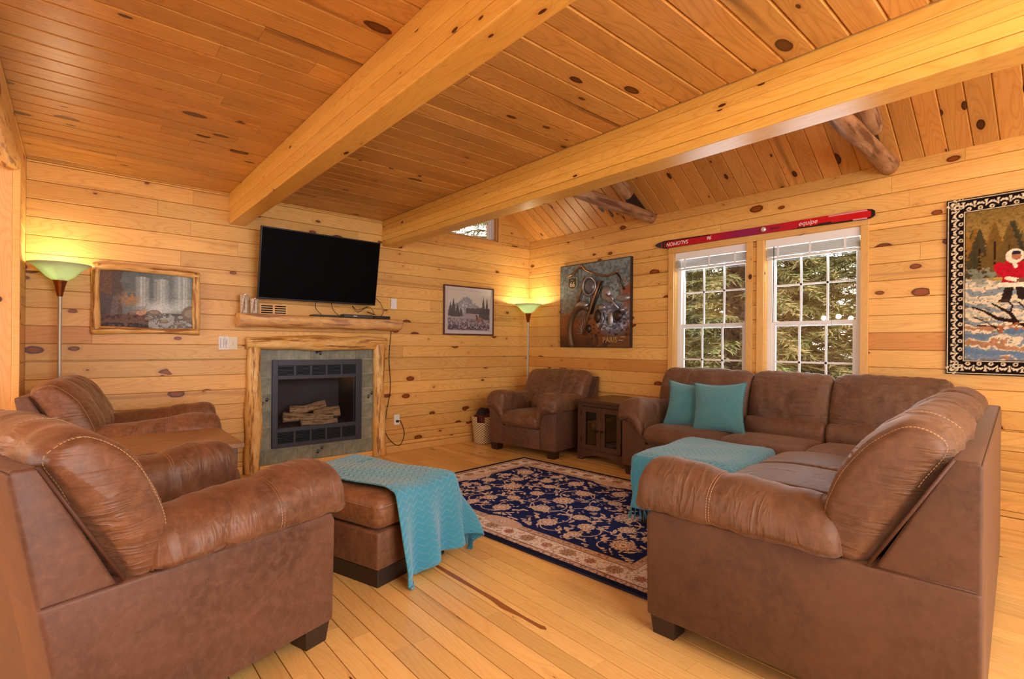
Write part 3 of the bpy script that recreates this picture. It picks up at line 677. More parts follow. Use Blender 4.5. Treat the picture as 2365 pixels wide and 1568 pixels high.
cord([(2.46, 5.10, 1.5), (2.60, 5.117, 1.485), (2.665, 5.122, 1.455), (2.655, 5.127, 1.35), (2.632, 5.126, 1.05), (2.65, 5.126, .72), (2.60, 5.126, .42), (2.59, 5.124, .25), (2.67, 5.118, .12), (2.77, 5.118, .075), (2.82, 5.115, .2), (2.775, 5.108, .335), (2.745, 5.118, .35)], .0038, 'electric_cable', 'long black power cord running from mantel down to the wall outlet')
def plate(x, z, w_, h, name, label, mat, kind):
    t = thing(name, label, 'outlet' if kind != 'note' else 'note', (x, YW, z)); 
    MB().bbox(-w_/2, w_/2, -.006, 0, -h/2, h/2, .002).obj('plate', M[mat], t)
    if kind == 'switch':
        t['category'] = 'switch'; MB().bbox(-.006, .006, -.014, -.005, -.012, .008, .002).obj('toggle', M[mat], t)
    if kind == 'outlet':
        for s_ in (-1, 1):
            MB().bbox(-.016, .016, -.008, -.005, s_*.022-.014, s_*.022+.014, .003).obj('socket', M[mat], t)
    if kind == 'jack': MB().lathe([(.0001, 0), (.006, 0), (.006, .006), (.0001, .007)], 10).obj('jack', M['dark'], t).rotation_euler = (PI/2, 0, 0); t.children[-1].location = (0, -.005, 0)
    return t
plate(1.087, 1.203, .07, .115, 'light_switch', 'ivory light switch plate left of the fireplace', 'ivory', 'switch'); plate(2.684, 1.655, .07, .115, 'wall_jack', 'white cable jack plate right of the television', 'white', 'jack')
plate(2.734, .362, .07, .115, 'wall_outlet', 'white wall outlet with the black cord plugged in', 'white', 'outlet')
MB().bbox(-.013, .013, -.03, -.006, -.03, -.004, .004).obj('plug', M['black'], bpy.data.objects['wall_outlet'])
nt_ = thing('paper_note', 'small white paper note beside the ivory light switch', 'note', (1.012, YW, 1.205)); MB().box(-.04, .04, -.003, -.0005, -.06, .06).obj('sheet', M['paper'], nt_)
for (x_, a_, b_) in ((-.026, -.045, .045), (-.004, -.04, .035), (.006, -.02, .05), (.016, -.045, .02), (.023, -.01, .03)):
    k = MB(); z = a_
    while z < b_: h = random.uniform(.004, .012); k.box(x_, x_+.0035, -.0036, -.003, z, z+h); z += h+.003
    k.obj('handwriting', M['ink'], nt_, kind='stuff')

# ------------------------------------------------------------ painted surfaces (grids of coloured points)
def lin(a):
    a = np.clip(a, 0, 255)/255.; return np.where(a <= .04045, a/12.92, ((a+.055)/1.055)**2.4)
def vnoise(h, w_, cell, seed, oct_=3):
    rs = np.random.RandomState(seed); out = np.zeros((h, w_)); amp = 1; tot = 0
    for o_ in range(oct_):
        c = max(cell/2**o_, 1.01); gh, gw = int(h/c)+3, int(w_/c)+3; g = rs.rand(gh, gw)
        yy = np.arange(h)/c; xx = np.arange(w_)/c; y0 = yy.astype(int); x0 = xx.astype(int); fy = (yy-y0)[:, None]; fx_ = (xx-x0)[None]; fy = fy*fy*(3-2*fy); fx_ = fx_*fx_*(3-2*fx_)
        a = g[y0][:, x0]; b = g[y0][:, x0+1]; c_ = g[y0+1][:, x0]; d = g[y0+1][:, x0+1]
        out += amp*((a*(1-fx_)+b*fx_)*(1-fy)+(c_*(1-fx_)+d*fx_)*fy); tot += amp; amp *= .55
    return out/tot
class Canvas:
    # coordinates in metres, origin lower left
    def __init__(s, W, H, res, col):
        s.W, s.H = W, H; s.nx, s.ny = int(W/res)+1, int(H/res)+1; s.x, s.y = np.meshgrid(np.linspace(0, W, s.nx), np.linspace(0, H, s.ny)); s.c = np.ones((s.ny, s.nx, 3))*np.array(col)
    def put(s, m_, col, a=1.):
        m_ = np.clip(m_*a, 0, 1)[..., None]; s.c = s.c*(1-m_)+np.array(col)*m_
    def n(s, cell, seed, o=3): return vnoise(s.ny, s.nx, cell/(s.W/(s.nx-1)), seed, o)
    def ell(s, cx, cy, rx, ry, col, a=1., ang=0, soft=0):
        c_, s_ = math.cos(ang), math.sin(ang); u = ((s.x-cx)*c_+(s.y-cy)*s_)/rx; v_ = (-(s.x-cx)*s_+(s.y-cy)*c_)/ry; d = np.sqrt(u*u+v_*v_)
        s.put((d < 1)*1. if not soft else np.clip((1-d)/soft, 0, 1), col, a)
    def line(s, pts, w_, col, a=1.):
        m_ = np.zeros_like(s.x); ww = w_ if isinstance(w_, (list, tuple)) else [w_]*len(pts)
        for (p, q, wa, wb) in zip(pts, pts[1:], ww, ww[1:]):
            lo = min(p[0], q[0])-w_max(ww), max(p[0], q[0])+w_max(ww)
            dx_, dy_ = q[0]-p[0], q[1]-p[1]; L = dx_*dx_+dy_*dy_+1e-12; t_ = np.clip(((s.x-p[0])*dx_+(s.y-p[1])*dy_)/L, 0, 1)
            d = np.hypot(s.x-p[0]-t_*dx_, s.y-p[1]-t_*dy_); m_ = np.maximum(m_, d < (wa+(wb-wa)*t_)/2)
        s.put(m_, col, a)
    def poly(s, pts, col, a=1.):
        m_ = np.zeros(s.x.shape, bool); n = len(pts)
        for i in range(n):
            (x1, y1), (x2, y2) = pts[i], pts[(i+1) % n]
            if y1 == y2: continue
            m_ ^= ((s.y >= min(y1, y2)) & (s.y < max(y1, y2)) & (s.x < (x2-x1)*(s.y-y1)/(y2-y1)+x1))
        s.put(m_*1., col, a)
    def obj(s, name, mat, parent, org, ux, uy, hf=None, thick=0):
        ny, nx = s.ny, s.nx; z = hf if hf is not None else np.zeros_like(s.x)
        v = np.stack([s.x, s.y, z], -1).reshape(-1, 3)
        i = np.arange(ny-1)[:, None]*nx+np.arange(nx-1)[None]; f = np.stack([i, i+1, i+nx+1, i+nx], -1).reshape(-1, 4)
        me = bpy.data.meshes.new(name); me.vertices.add(len(v)); me.vertices.foreach_set('co', v.ravel()); me.loops.add(f.size); me.loops.foreach_set('vertex_index', f.ravel().astype(np.int32))
        me.polygons.add(len(f)); me.polygons.foreach_set('loop_start', (np.arange(len(f))*4).astype(np.int32)); me.polygons.foreach_set('loop_total', np.full(len(f), 4, np.int32)); me.update(calc_edges=True)
        ca = me.color_attributes.new('Col', 'FLOAT_COLOR', 'POINT'); rgba = np.ones((len(v), 4)); rgba[:, :3] = lin(s.c.reshape(-1, 3)); ca.data.foreach_set('color', rgba.ravel())
        me.polygons.foreach_set('use_smooth', np.ones(len(f), bool)); me.materials.append(mat); o_ = bpy.data.objects.new(name, me); C.objects.link(o_)
        if parent: o_.parent = parent
        put(o_, Vector(org), ux, uy); return o_
def w_max(w_): return max(w_)

# rug
RW, RL = 1.81, 2.50
cv = Canvas(RW, RL, .0046, (20, 30, 62))
X, Y = cv.x, cv.y; bd = np.minimum(np.minimum(X, RW-X), np.minimum(Y, RL-Y))
IV = (240, 236, 232); BG = (214, 192, 176); BR = (134, 100, 92); NV = (28, 46, 108)
n1 = cv.n(.012, 3, 2); n2 = cv.n(.03, 4, 2)
cv.put((bd > .04)*1., BG); cv.put((bd > .04)*(bd < .10)*(n1 > .55), BR, .8)
cv.put((bd > .075)*(bd < .225)*1., IV); cv.put((bd > .083)*(bd < .217)*(np.abs(n2-.5) < .025), (150, 120, 104), .8); cv.put((bd > .085)*(bd < .21)*(n1 > .66), (176, 140, 118), .7)
cv.put(((np.abs(bd-.075) < .004) | (np.abs(bd-.225) < .004) | (np.abs(bd-.275) < .003))*1., BR)
cv.put((bd > .229)*(bd < .272)*1., BG); cv.put((bd > .235)*(bd < .268)*(n1 > .56), BR, .7)
def flower(cx, cy, r, n=10, ph=0, cols=((214, 196, 184), (244, 236, 230), (156, 120, 114), (246, 240, 234))):
    dx_ = cv.x-cx; dy_ = cv.y-cy; rr = np.hypot(dx_, dy_); th = np.arctan2(dy_, dx_)
    pet = r*(.84+.16*np.abs(np.cos(th*n/2+ph))*1.2)
    cv.put((rr < pet)*1., cols[0]); cv.put((rr < pet*.84)*1., cols[1]); cv.put((np.abs(rr-pet*.62) < r*.06)*1., cols[2]); cv.put((rr < pet*.84)*(rr > pet*.66)*(np.cos(th*n) > .6), cols[2], .7)
    cv.put((rr < pet*.5)*1., cols[0]); cv.put((rr < r*.3)*1., cols[3]); cv.put((rr < r*.16)*1., cols[2])
def leaf(cx, cy, L, ang, col=(232, 218, 208)): cv.ell(cx, cy, L, L*.34, col, 1, ang); cv.ell(cx, cy, L*.6, L*.08, BR, .7, ang)
# border medallions
k = 0
for L, fx2 in ((RW, lambda t: [(t, .15), (t, RL-.15)]), (RL, lambda t: [(.15, t), (RW-.15, t)])):
    nn = int(round((L-.3)/.155)); 
    for i in range(nn+1):
        for p in fx2(.15+(L-.3)*i/nn):
            if i % 2: flower(p[0], p[1], .05, 12, 0, ((176, 150, 130), (204, 184, 164), (128, 98, 84), (190, 150, 130)))
            else: flower(p[0], p[1], .034, 8, 0, ((170, 110, 98), (214, 190, 170), (140, 84, 76), (200, 160, 140)))
# field
fm = (bd > .278)
cv.put(fm*1., NV)
hx, hy = RW/2, RL/2
def sym(x, y): return [(hx+sx*x, hy+sy*y, sx, sy) for sx in ((-1, 1) if x else (1,)) for sy in ((-1, 1) if y else (1,))]
def vine(cx, cy, r, a0, a1, grow, sx, sy, w_=.0075):
    pts = []
    for i in range(15):
        t_ = i/14; a = a0+(a1-a0)*t_; q = r*(1-grow*t_); pts.append((hx+sx*(cx+q*math.cos(a)), hy+sy*(cy+q*math.sin(a))))
    cv.line(pts, w_, (228, 214, 204)); 
    e = pts[-1]; cv.ell(e[0], e[1], .014, .014, (222, 200, 180))
for sx in (-1, 1):
    for sy in (-1, 1):
        for (cx, cy, r, a0, a1, g) in ((.16, .0, .16, 0, 3.0, .3), (.16, .3, .15, 3.4, 6.6, .4), (.32, .15, .16, 1.0, 4.4, .45), (.38, .5, .14, -1, 2.6, .45), (.12, .58, .16, .6, 4.0, .4), (.3, .78, .15, 2, 5.4, .45), (.48, .3, .1, -2, 1.3, .3), (.5, .74, .09, 3, 6.2, .3), (.1, .85, .1, 1, 4.4, .4)):
            vine(cx, cy, r, a0, a1, g, sx, sy)
        for (a, b, L, an) in ((.09, .14, .035, .6), (.24, .22, .04, 2.2), (.42, .1, .035, 1.2), (.52, .2, .03, .2), (.2, .45, .04, -.7), (.45, .4, .035, 2.6), (.54, .55, .03, 1.6), (.28, .64, .038, .4), (.08, .7, .035, 1.9), (.42, .66, .036, -.4), (.2, .92, .035, .2), (.5, .88, .035, 2.3), (.38, .9, .03, 1.1), (.33, .33, .03, 0), (.06, .4, .03, 1.2), (.56, .02, .03, 1.5)):
            leaf(hx+sx*a, hy+sy*b, L, an*sx*sy)
            leaf(hx+sx*(a+.03), hy+sy*(b-.045), L*.6, (an+1)*sx*sy, (216, 196, 178))
rq = random.Random(11)
for _ in range(95):
    a, b, L, an = rq.uniform(.03, RW/2-.31), rq.uniform(.03, RL/2-.31), rq.uniform(.012, .03), rq.uniform(0, PI)
    for sx in (-1, 1):
        for sy in (-1, 1): leaf(hx+sx*a, hy+sy*b, L, an*sx*sy, (234, 222, 214)); cv.ell(hx+sx*(a+.02), hy+sy*(b+.02), L*.45, L*.45, (214, 190, 172))
for (a, b, r, n_) in ((0, 0, .085, 14), (.0, .27, .06, 10), (.26, .0, .07, 12), (.45, .22, .07, 12), (.22, .32, .055, 10), (0, .56, .08, 14), (.34, .46, .06, 12), (.5, .48, .05, 10), (.2, .68, .06, 10), (.44, .8, .08, 14), (0, .84, .065, 12), (.24, .86, .045, 10)):
    for (x, y, sx, sy) in sym(a, b): flower(x, y, r, n_)
# field scallops at the long edges
for sx in (-1, 1):
    for yy in (.0,): cv.ell(hx+sx*(RW/2-.25), hy+yy, .07, .17, BG); flower(hx+sx*(RW/2-.25), hy, .05, 10)
for sy in (-1, 1): cv.ell(hx, hy+sy*(RL/2-.25), .17, .07, BG); flower(hx, hy+sy*(RL/2-.25), .05, 10)
cv.c *= (.92+.16*cv.n(.008, 9, 2))[..., None]
rug = thing('area_rug', 'navy blue oriental rug with beige floral border', 'rug', (2.06, 1.36, 0), R(5))
cv.obj('pile', M['rug'], rug, (0, 0, .0105), (1, 0, 0), (0, 1, 0), hf=.0012*cv.n(.02, 5, 2))
MB().bbox(-.004, RW+.004, -.004, RL+.004, 0, .0102, .003).obj('binding', plain('navy_binding', srgb(20, 30, 60), .9), rug)

# framed pictures --------------------------------------------------
def log_frame():
    x0, x1, z0, z1 = .10, .826, 1.27, 1.825
    t = thing('log_framed_picture', 'waterfall print in a rustic log frame beside the left floor lamp', 'picture', ((x0+x1)/2*.99, YW, (z0+z1)/2))
    W_, H_ = .66, .50; cv = Canvas(W_, H_, .0028, (120, 116, 122)); n = cv.n(.08, 1, 4); n2 = cv.n(.02, 2, 3); n3 = cv.n(.006, 31, 2)
    X, Y = cv.x/W_, cv.y/H_
    cv.c = np.ones_like(cv.c)*np.array((112, 118, 122)); cv.put(np.clip(X*1.1-.1, 0, 1), (150, 170, 168), .8); cv.put((Y > .55)*n, (84, 96, 98), .9)
    for (a, b, c_, d) in ((.36, .52, .4, .86), (.54, .72, .3, .84), (.74, .96, .35, 1.0)):
        e = np.clip(1-np.abs((X-(a+b)/2)/((b-a)/2))**2, 0, 1)*(Y > c_)*(Y < d+.05*n2); st = vnoise(cv.ny, cv.nx, 4, int(a*90), 2)
        cv.put(e*(.35+.65*(np.repeat(st[:1], cv.ny, 0))), (216, 226, 222), .85)
    cv.put(np.clip(1-np.hypot((X-.62)/.3, (Y-.38)/.14), 0, 1)*1.3, (206, 216, 212), .9)
    cv.put((X < .2+.06*n)*(Y > .15)*1., (96, 78, 72), .85); cv.put((X < .14)*(Y > .5)*n2, (140, 98, 70), .9)
    cv.put(np.clip(1-np.hypot((X-.3)/.14, (Y-.52)/.16), 0, 1)*(n2 > .42)*1.6, (178, 132, 84), .8)
    cv.put((Y < .26+.08*(n-.5))*1., (110, 78, 66), .85); cv.put((Y < .3)*(n2 > .55), (66, 48, 48), .8); cv.put((Y < .12)*(n2 > .4), (48, 38, 44), .8)
    cv.put((X > .5)*(Y < .24+.1*(X-.5))*1., (176, 188, 188), .8); cv.put((X > .5)*(Y < .3)*(n2 > .52), (92, 88, 84), .8)
    for (a, b, r1, r2) in ((.56, .3, .07, .05), (.95, .3, .1, .14), (.66, .16, .05, .03), (.5, .2, .05, .03), (.82, .13, .06, .03), (.4, .3, .1, .04)): cv.ell(a*W_, b*H_, r1*W_, r2*H_, (128, 112, 98), .9); cv.ell(a*W_, b*H_+.004, r1*W_*.7, r2*H_*.5, (168, 158, 142), .6)
    for (a, b, r1, r2) in ((.42, .29, .045, .04), (.46, .32, .02, .04)): cv.ell(a*W_, b*H_, r1*W_, r2*H_, (196, 156, 122))
    for a in (.385, .4, .44, .455): cv.line([(a*W_, .27*H_), (a*W_, .19*H_)], .005, (110, 76, 58))
    cv.line([(.46*W_, .36*H_), (.48*W_, .45*H_)], .004, (150, 120, 90))
    cv.poly([(0.02, .1), (.09, .14), (.1, .28), (.02, .3)], (84, 78, 90), .7); cv.poly([(.08, .12), (.13, .13), (.135, .26), (.1, .28)], (120, 112, 120), .6)
    cv.c *= (.85+.3*n3)[..., None]; cv.c = np.clip(cv.c, 0, 255)
    cv.obj('print', M['print'], t, (-W_/2, -.016, -H_/2), (1, 0, 0), (0, 0, 1))
    MB().box(-W_/2, W_/2, -.015, -.001, -H_/2, H_/2).obj('backing', M['dark'], t)
    def rl(p, q, r, s): 
        p, q = Vector(p), Vector(q); o_ = lofted_log(MB(), 0, (q-p).length, 34, lambda t_: r*(1+.12*math.sin(5*t_+s)), .35, s, 14, flat=.02).obj('frame_log', M['log'], t, True); put(o_, p, q-p, (0, 1, 0))
        return o_
    rl((-.34, -.022, -.27), (-.338, -.022, .27), .030, 2); rl((.338, -.022, -.27), (.336, -.022, .262), .028, 5); rl((-.36, -.024, -.25), (.36, -.024, -.248), .027, 8)
    v = lofted_log(MB(), -.36, .36, 40, lambda t_: .028, .3, 12, 14, c=lambda t_: (0, -.02*(2*t_-1)**4), flat=.02).obj('frame_log', M['log'], t, True); put(v, (0, -.024, .252), (1, 0, 0), (0, 1, 0))
    return t
log_frame()
def elk_picture():
    x0, x1, z0, z1 = 3.335, 4.10, 1.326, 1.930
    t = thing('framed_picture', 'elk and mountain print in a thin dark frame beside the corner lamp', 'picture', ((x0+x1)/2, YW, (z0+z1)/2))
    a, b = (x1-x0)/2, (z1-z0)/2; fr = .016
    for (p, q, r_, s_) in ((-a, -a+fr, -b, b), (a-fr, a, -b, b), (-a+fr, a-fr, b-fr, b), (-a+fr, a-fr, -b, -b+fr)): MB().bbox(p, q, -.024, 0, r_, s_, .002).obj('frame_rail', plain('dark_cherry', srgb(86, 44, 30), .35), t)
    W_, H_ = 2*a-2*fr, 2*b-2*fr; cv = Canvas(W_, H_, .0028, (206, 200, 196)); mx = .045; X = (cv.x-mx)/(W_-2*mx); Y = (cv.y-mx)/(H_-2*mx); ins = (X > 0)*(X < 1)*(Y > 0)*(Y < 1)
    edge = (np.minimum(np.minimum(X, 1-X)*W_, np.minimum(Y, 1-Y)*H_)); cv.put((edge > -.012)*(edge < -.008), (150, 140, 150)); n = cv.n(.06, 21, 4); n2 = cv.n(.014, 22, 3)
    cv.put(ins*1., (206, 204, 192)); cv.put(ins*(Y < .86-.8*np.abs(X-.42)+.16*(n-.5)+.1*(n2-.5))*(Y > .3), (150, 152, 158)); cv.put(ins*(Y < .8-.9*np.abs(X-.42))*(n2 > .55)*(Y > .3), (196, 196, 196))
    cv.put(ins*(X > .42)*(Y < .58+.08*(n-.5))*(Y > .36), (98, 94, 98)); cv.put(ins*(Y < .4+.05*n)*1., (168, 158, 160)); cv.put(ins*(Y < .3)*(n2 > .5), (116, 104, 114)); cv.put(ins*(Y < .14)*(n2 > .42), (92, 80, 96))
    for (cx, h, w_, y0) in ((.06, .36, .07, .36), (.13, .48, .08, .34), (.22, .34, .08, .34), (.3, .22, .06, .36), (.84, .62, .07, .3), (.93, .6, .08, .28), (.78, .3, .06, .34)):
        tri = ins*(np.abs(X-cx) < w_*(1-(Y-y0)/h)*(.55+.7*n2))*(Y > y0)*(Y < y0+h); cv.put(tri*1., (84, 84, 86), .92)
    cx, cy = mx+.76*(W_-2*mx), mx+.28*(H_-2*mx); cv.ell(cx, cy, .055, .026, (150, 112, 96)); cv.ell(cx-.05, cy+.025, .014, .028, (100, 76, 70)); cv.ell(cx-.058, cy+.05, .016, .009, (110, 84, 76))
    for q in (-.04, -.03, .03, .045): cv.line([(cx+q, cy), (cx+q, cy-.06)], .006, (92, 72, 66))
    for q in (-.03, .02): cv.line([(cx-.055, cy+.055), (cx-.06+q, cy+.085), (cx-.055+q*1.2, cy+.11)], .004, (84, 66, 60))
    cv.obj('print', M['print'], t, (-W_/2, -.012, -H_/2), (1, 0, 0), (0, 0, 1)); MB().box(-W_/2, W_/2, -.011, -.001, -H_/2, H_/2).obj('backing', M['dark'], t)
elk_picture()

# metal motorcycle wall art ---------------------------------------
def moto():
    y0, y1, z0, z1 = 4.50, 3.418, 1.186, 2.212; W_, H_ = y0-y1, z1-z0
    t = thing('metal_wall_art', 'square metal relief of a motorcycle hanging beside the windows', 'wall art', (XW, y0, z0)); t.rotation_euler = (0, 0, -PI/2)
    # local x runs along the wall to the right, -y is into the room
    cv = Canvas(W_, H_, .0045, (120, 130, 128)); n = cv.n(.12, 41, 4); n2 = cv.n(.025, 42, 3); X, Y = cv.x/W_, cv.y/H_
    cv.c = np.ones_like(cv.c)*np.array((112, 128, 130)); cv.put((n2 > .55)*1., (142, 158, 158), .7); cv.put((n2 < .38)*1., (78, 92, 96), .6)
    cv.put(np.clip((.56-Y+.2*(n-.5))*3.5, 0, 1), (150, 84, 34), .95); cv.put(np.clip((.26-Y+.12*(n-.5))*5, 0, 1), (74, 42, 24), .95)
    cv.put((Y > .14)*(Y < .42)*(X < .2)*(np.sin(cv.y*260) > .3), (190, 120, 60), .45); cv.put((X < .3)*(Y > .42)*(Y < .75)*(np.sin(cv.x*220+4*n) > .6), (176, 176, 164), .45)
    cv.put(np.clip(1-np.hypot((X-.78)/.26, (Y-.34)/.26), 0, 1)*3, (104, 112, 134), .8); cv.put(np.clip(1-np.hypot((X-.85)/.2, (Y-.62)/.16), 0, 1)*3*(n2 > .4), (150, 164, 158), .7)
    cv.put((X > .4)*(Y < .42)*(n2 < .36), (40, 30, 28), .9); cv.put((X > .55)*(X < .98)*(Y > .2)*(Y < .5)*(n2 > .62), (196, 200, 214), .8)
    cv.put(np.clip(1-np.hypot((X-.96)/.12, (Y-.6)/.2), 0, 1)*2*(n > .3), (150, 86, 60), .8)
    cv.put((Y < .13)*(X > .5)*(n > .45), (132, 84, 44), .7)
    ed = np.minimum(np.minimum(X, 1-X), np.minimum(Y, 1-Y)); cv.put((ed < .012)*1., (54, 44, 40), .7)
    cv.obj('painted_sheet', M['painted_metal'], t, (0, -.0405, 0), (1, 0, 0), (0, 0, 1), hf=.004*n2)
    MB().box(0, W_, -.040, -.0, 0, H_).obj('panel_box', plain('art_edge', srgb(44, 34, 32), .5), t)
    dk = plain('gunmetal', srgb(74, 66, 62), .35, .8); sv = plain('brushed_silver', srgb(168, 172, 180), .35, .8); br = plain('bronze_tube', srgb(150, 112, 78), .35, .7)
    def T(pts, r, mat, nm): 
        q = MB().tube([(a*W_, -.042-d, b*H_) for a, b, d in pts], r, 8).obj(nm, mat, t, True); return q
    T([(.13, .86, .02), (.24, .88, .03), (.31, .95, .035), (.36, .97, .035), (.42, .91, .035), (.5, .87, .035), (.63, .82, .035), (.72, .81, .03), (.80, .83, .03), (.86, .85, .03)], .012, br, 'handlebar')
    T([(.83, .84, .03), (.88, .78, .03), (.93, .64, .02)], .011, dk, 'brake_lever'); T([(.40, .82, .03), (.33, .64, .03), (.27, .47, .02)], .013, br, 'fork_tube'); T([(.62, .77, .035), (.54, .58, .035), (.46, .39, .03), (.37, .15, .02)], .016, br, 'fork_tube')
    T([(.65, .76, .03), (.57, .57, .03), (.49, .39, .02)], .012, dk, 'fork_tube'); T([(.42, .66, .03), (.36, .55, .03), (.34, .5, .02)], .005, sv, 'cable_loop'); T([(.48, .64, .03), (.47, .55, .03), (.455, .47, .02)], .005, sv, 'cable_loop')
    q = MB().tube([((.475+.09*math.cos(a))*W_, -.085, (.715+.105*math.sin(a))*H_) for a in [2*PI*k/28 for k in range(29)]], .012, 8, False).obj('headlight_ring', sv, t, True)
    lens = MB(); lens.lathe([(.0001, .0), (.05, .0), (.075, -.01), (.085, -.03), (.08, -.05)], 28); q = lens.obj('headlight_lens', plain('headlight_lens', srgb(120, 124, 136), .25, .5), t, True); q.location = (.475*W_, -.09, .715*H_); q.rotation_euler = (PI/2, 0, 0); q.scale = (1.05, 1.1, 1)
    ty = MB().tube([((.37+.20*math.cos(a))*W_, -.06-.02*math.sin(a), (.17+.31*math.sin(a))*H_) for a in [R(62)+R(150)*k/18 for k in range(19)]], .034, 10).obj('tyre', plain('tyre_bronze', srgb(110, 84, 56), .5, .5), t, True)
    fd = MB().tube([((.37+.20*math.cos(a))*W_, -.078, (.19+.32*math.sin(a))*H_) for a in [R(66)+R(52)*k/10 for k in range(11)]], [.03, .038, .04, .042, .042, .042, .04, .036, .03, .024, .012], 10).obj('fender', sv, t, True)
    for k in range(6):
        a = R(75+22*k); T([(.37, .17, .02), (.37+.14*math.cos(a), .17+.24*math.sin(a), .02)], .0035, sv, 'spoke')
    for (cx, cy, rx, rz, m_) in ((.68, .62, .07, .09, sv), (.74, .55, .05, .05, sv), (.91, .55, .09, .045, sv), (.63, .52-.06, .055, .035, sv), (.57, .36, .04, .08, dk), (.75, .32, .035, .1, sv), (.84, .36, .06, .06, dk), (.9, .42, .03, .025, sv), (.45, .28-.06, .03, .05, dk)):
        b = MB().ball((cx*W_, -.05, cy*H_), rx*W_, .022, rz*H_, 14); b.obj('engine_block', m_, t, True)
    T([(.70, .60, .03), (.79, .52, .03), (.87, .43, .03)], .014, sv, 'exhaust_pipe'); T([(.60, .22, .02), (.66, .32, .02), (.64, .42, .03)], .010, sv, 'exhaust_pipe'); T([(.62, .27, .02), (.78, .24, .02)], .007, sv, 'exhaust_pipe')
    # shield with number
    sh = [(-.062, .07), (-.04, .062), (0, .074), (.04, .062), (.062, .07), (.07, .045), (.066, .02), (.07, -.01), (.066, -.04), (.045, -.062), (0, -.074), (-.045, -.062), (-.066, -.04), (-.07, -.01), (-.066, .02), (-.07, .045)]
    cx, cz_ = .20*W_, .775*H_
    MB().prism([(cx+a*1.06, cz_+b*1.06) for a, b in sh], 'y', -.056, -.045).obj('shield_rim', plain('shield_rim', srgb(206, 192, 150), .5), t); MB().prism([(cx+a*.95, cz_+b*.95) for a, b in sh], 'y', -.059, -.05).obj('road_shield', plain('shield_face', srgb(74, 66, 46), .5), t)
    ltr = plain('cream_letter', srgb(220, 208, 170), .5)
    text('66', ltr, t, (cx-.040, -.0605, cz_-.045), .085, rot=(PI/2, 0, 0), bold=.003); text('U.S.', ltr, t, (cx-.022, -.0605, cz_+.03), .026, rot=(PI/2, 0, 0))
    text('PARIS', plain('plate_letter', srgb(176, 148, 96), .5, .3), t, (.64*W_, -.048, .06*H_), .085, rot=(PI/2, 0, 0), bold=.002)
    for q in (.855, .88): MB().box(q*W_-.0, q*W_+.06, -.05, -.044, .08*H_+(q-.855)*1.5, .085*H_+(q-.855)*1.5).obj('plate_line', ltr, t)
def text(s_, mat, par, loc, size, rot=(0, 0, 0), bold=0, name='lettering', ext=.0006, shear=0):
    cu = bpy.data.curves.new('t', 'FONT'); cu.body = s_; cu.size = size; cu.extrude = ext; cu.offset = bold; cu.shear = shear; cu.resolution_u = 3
    tmp = bpy.data.objects.new('t', cu); C.objects.link(tmp); bpy.context.view_layer.update(); me = bpy.data.meshes.new_from_object(tmp.evaluated_get(bpy.context.evaluated_depsgraph_get()))
    bpy.data.objects.remove(tmp); me.name = name; me.materials.clear(); me.materials.append(mat); o_ = bpy.data.objects.new(name, me); C.objects.link(o_); o_.parent = par; o_.location = loc; o_.rotation_euler = rot; return o_
moto()

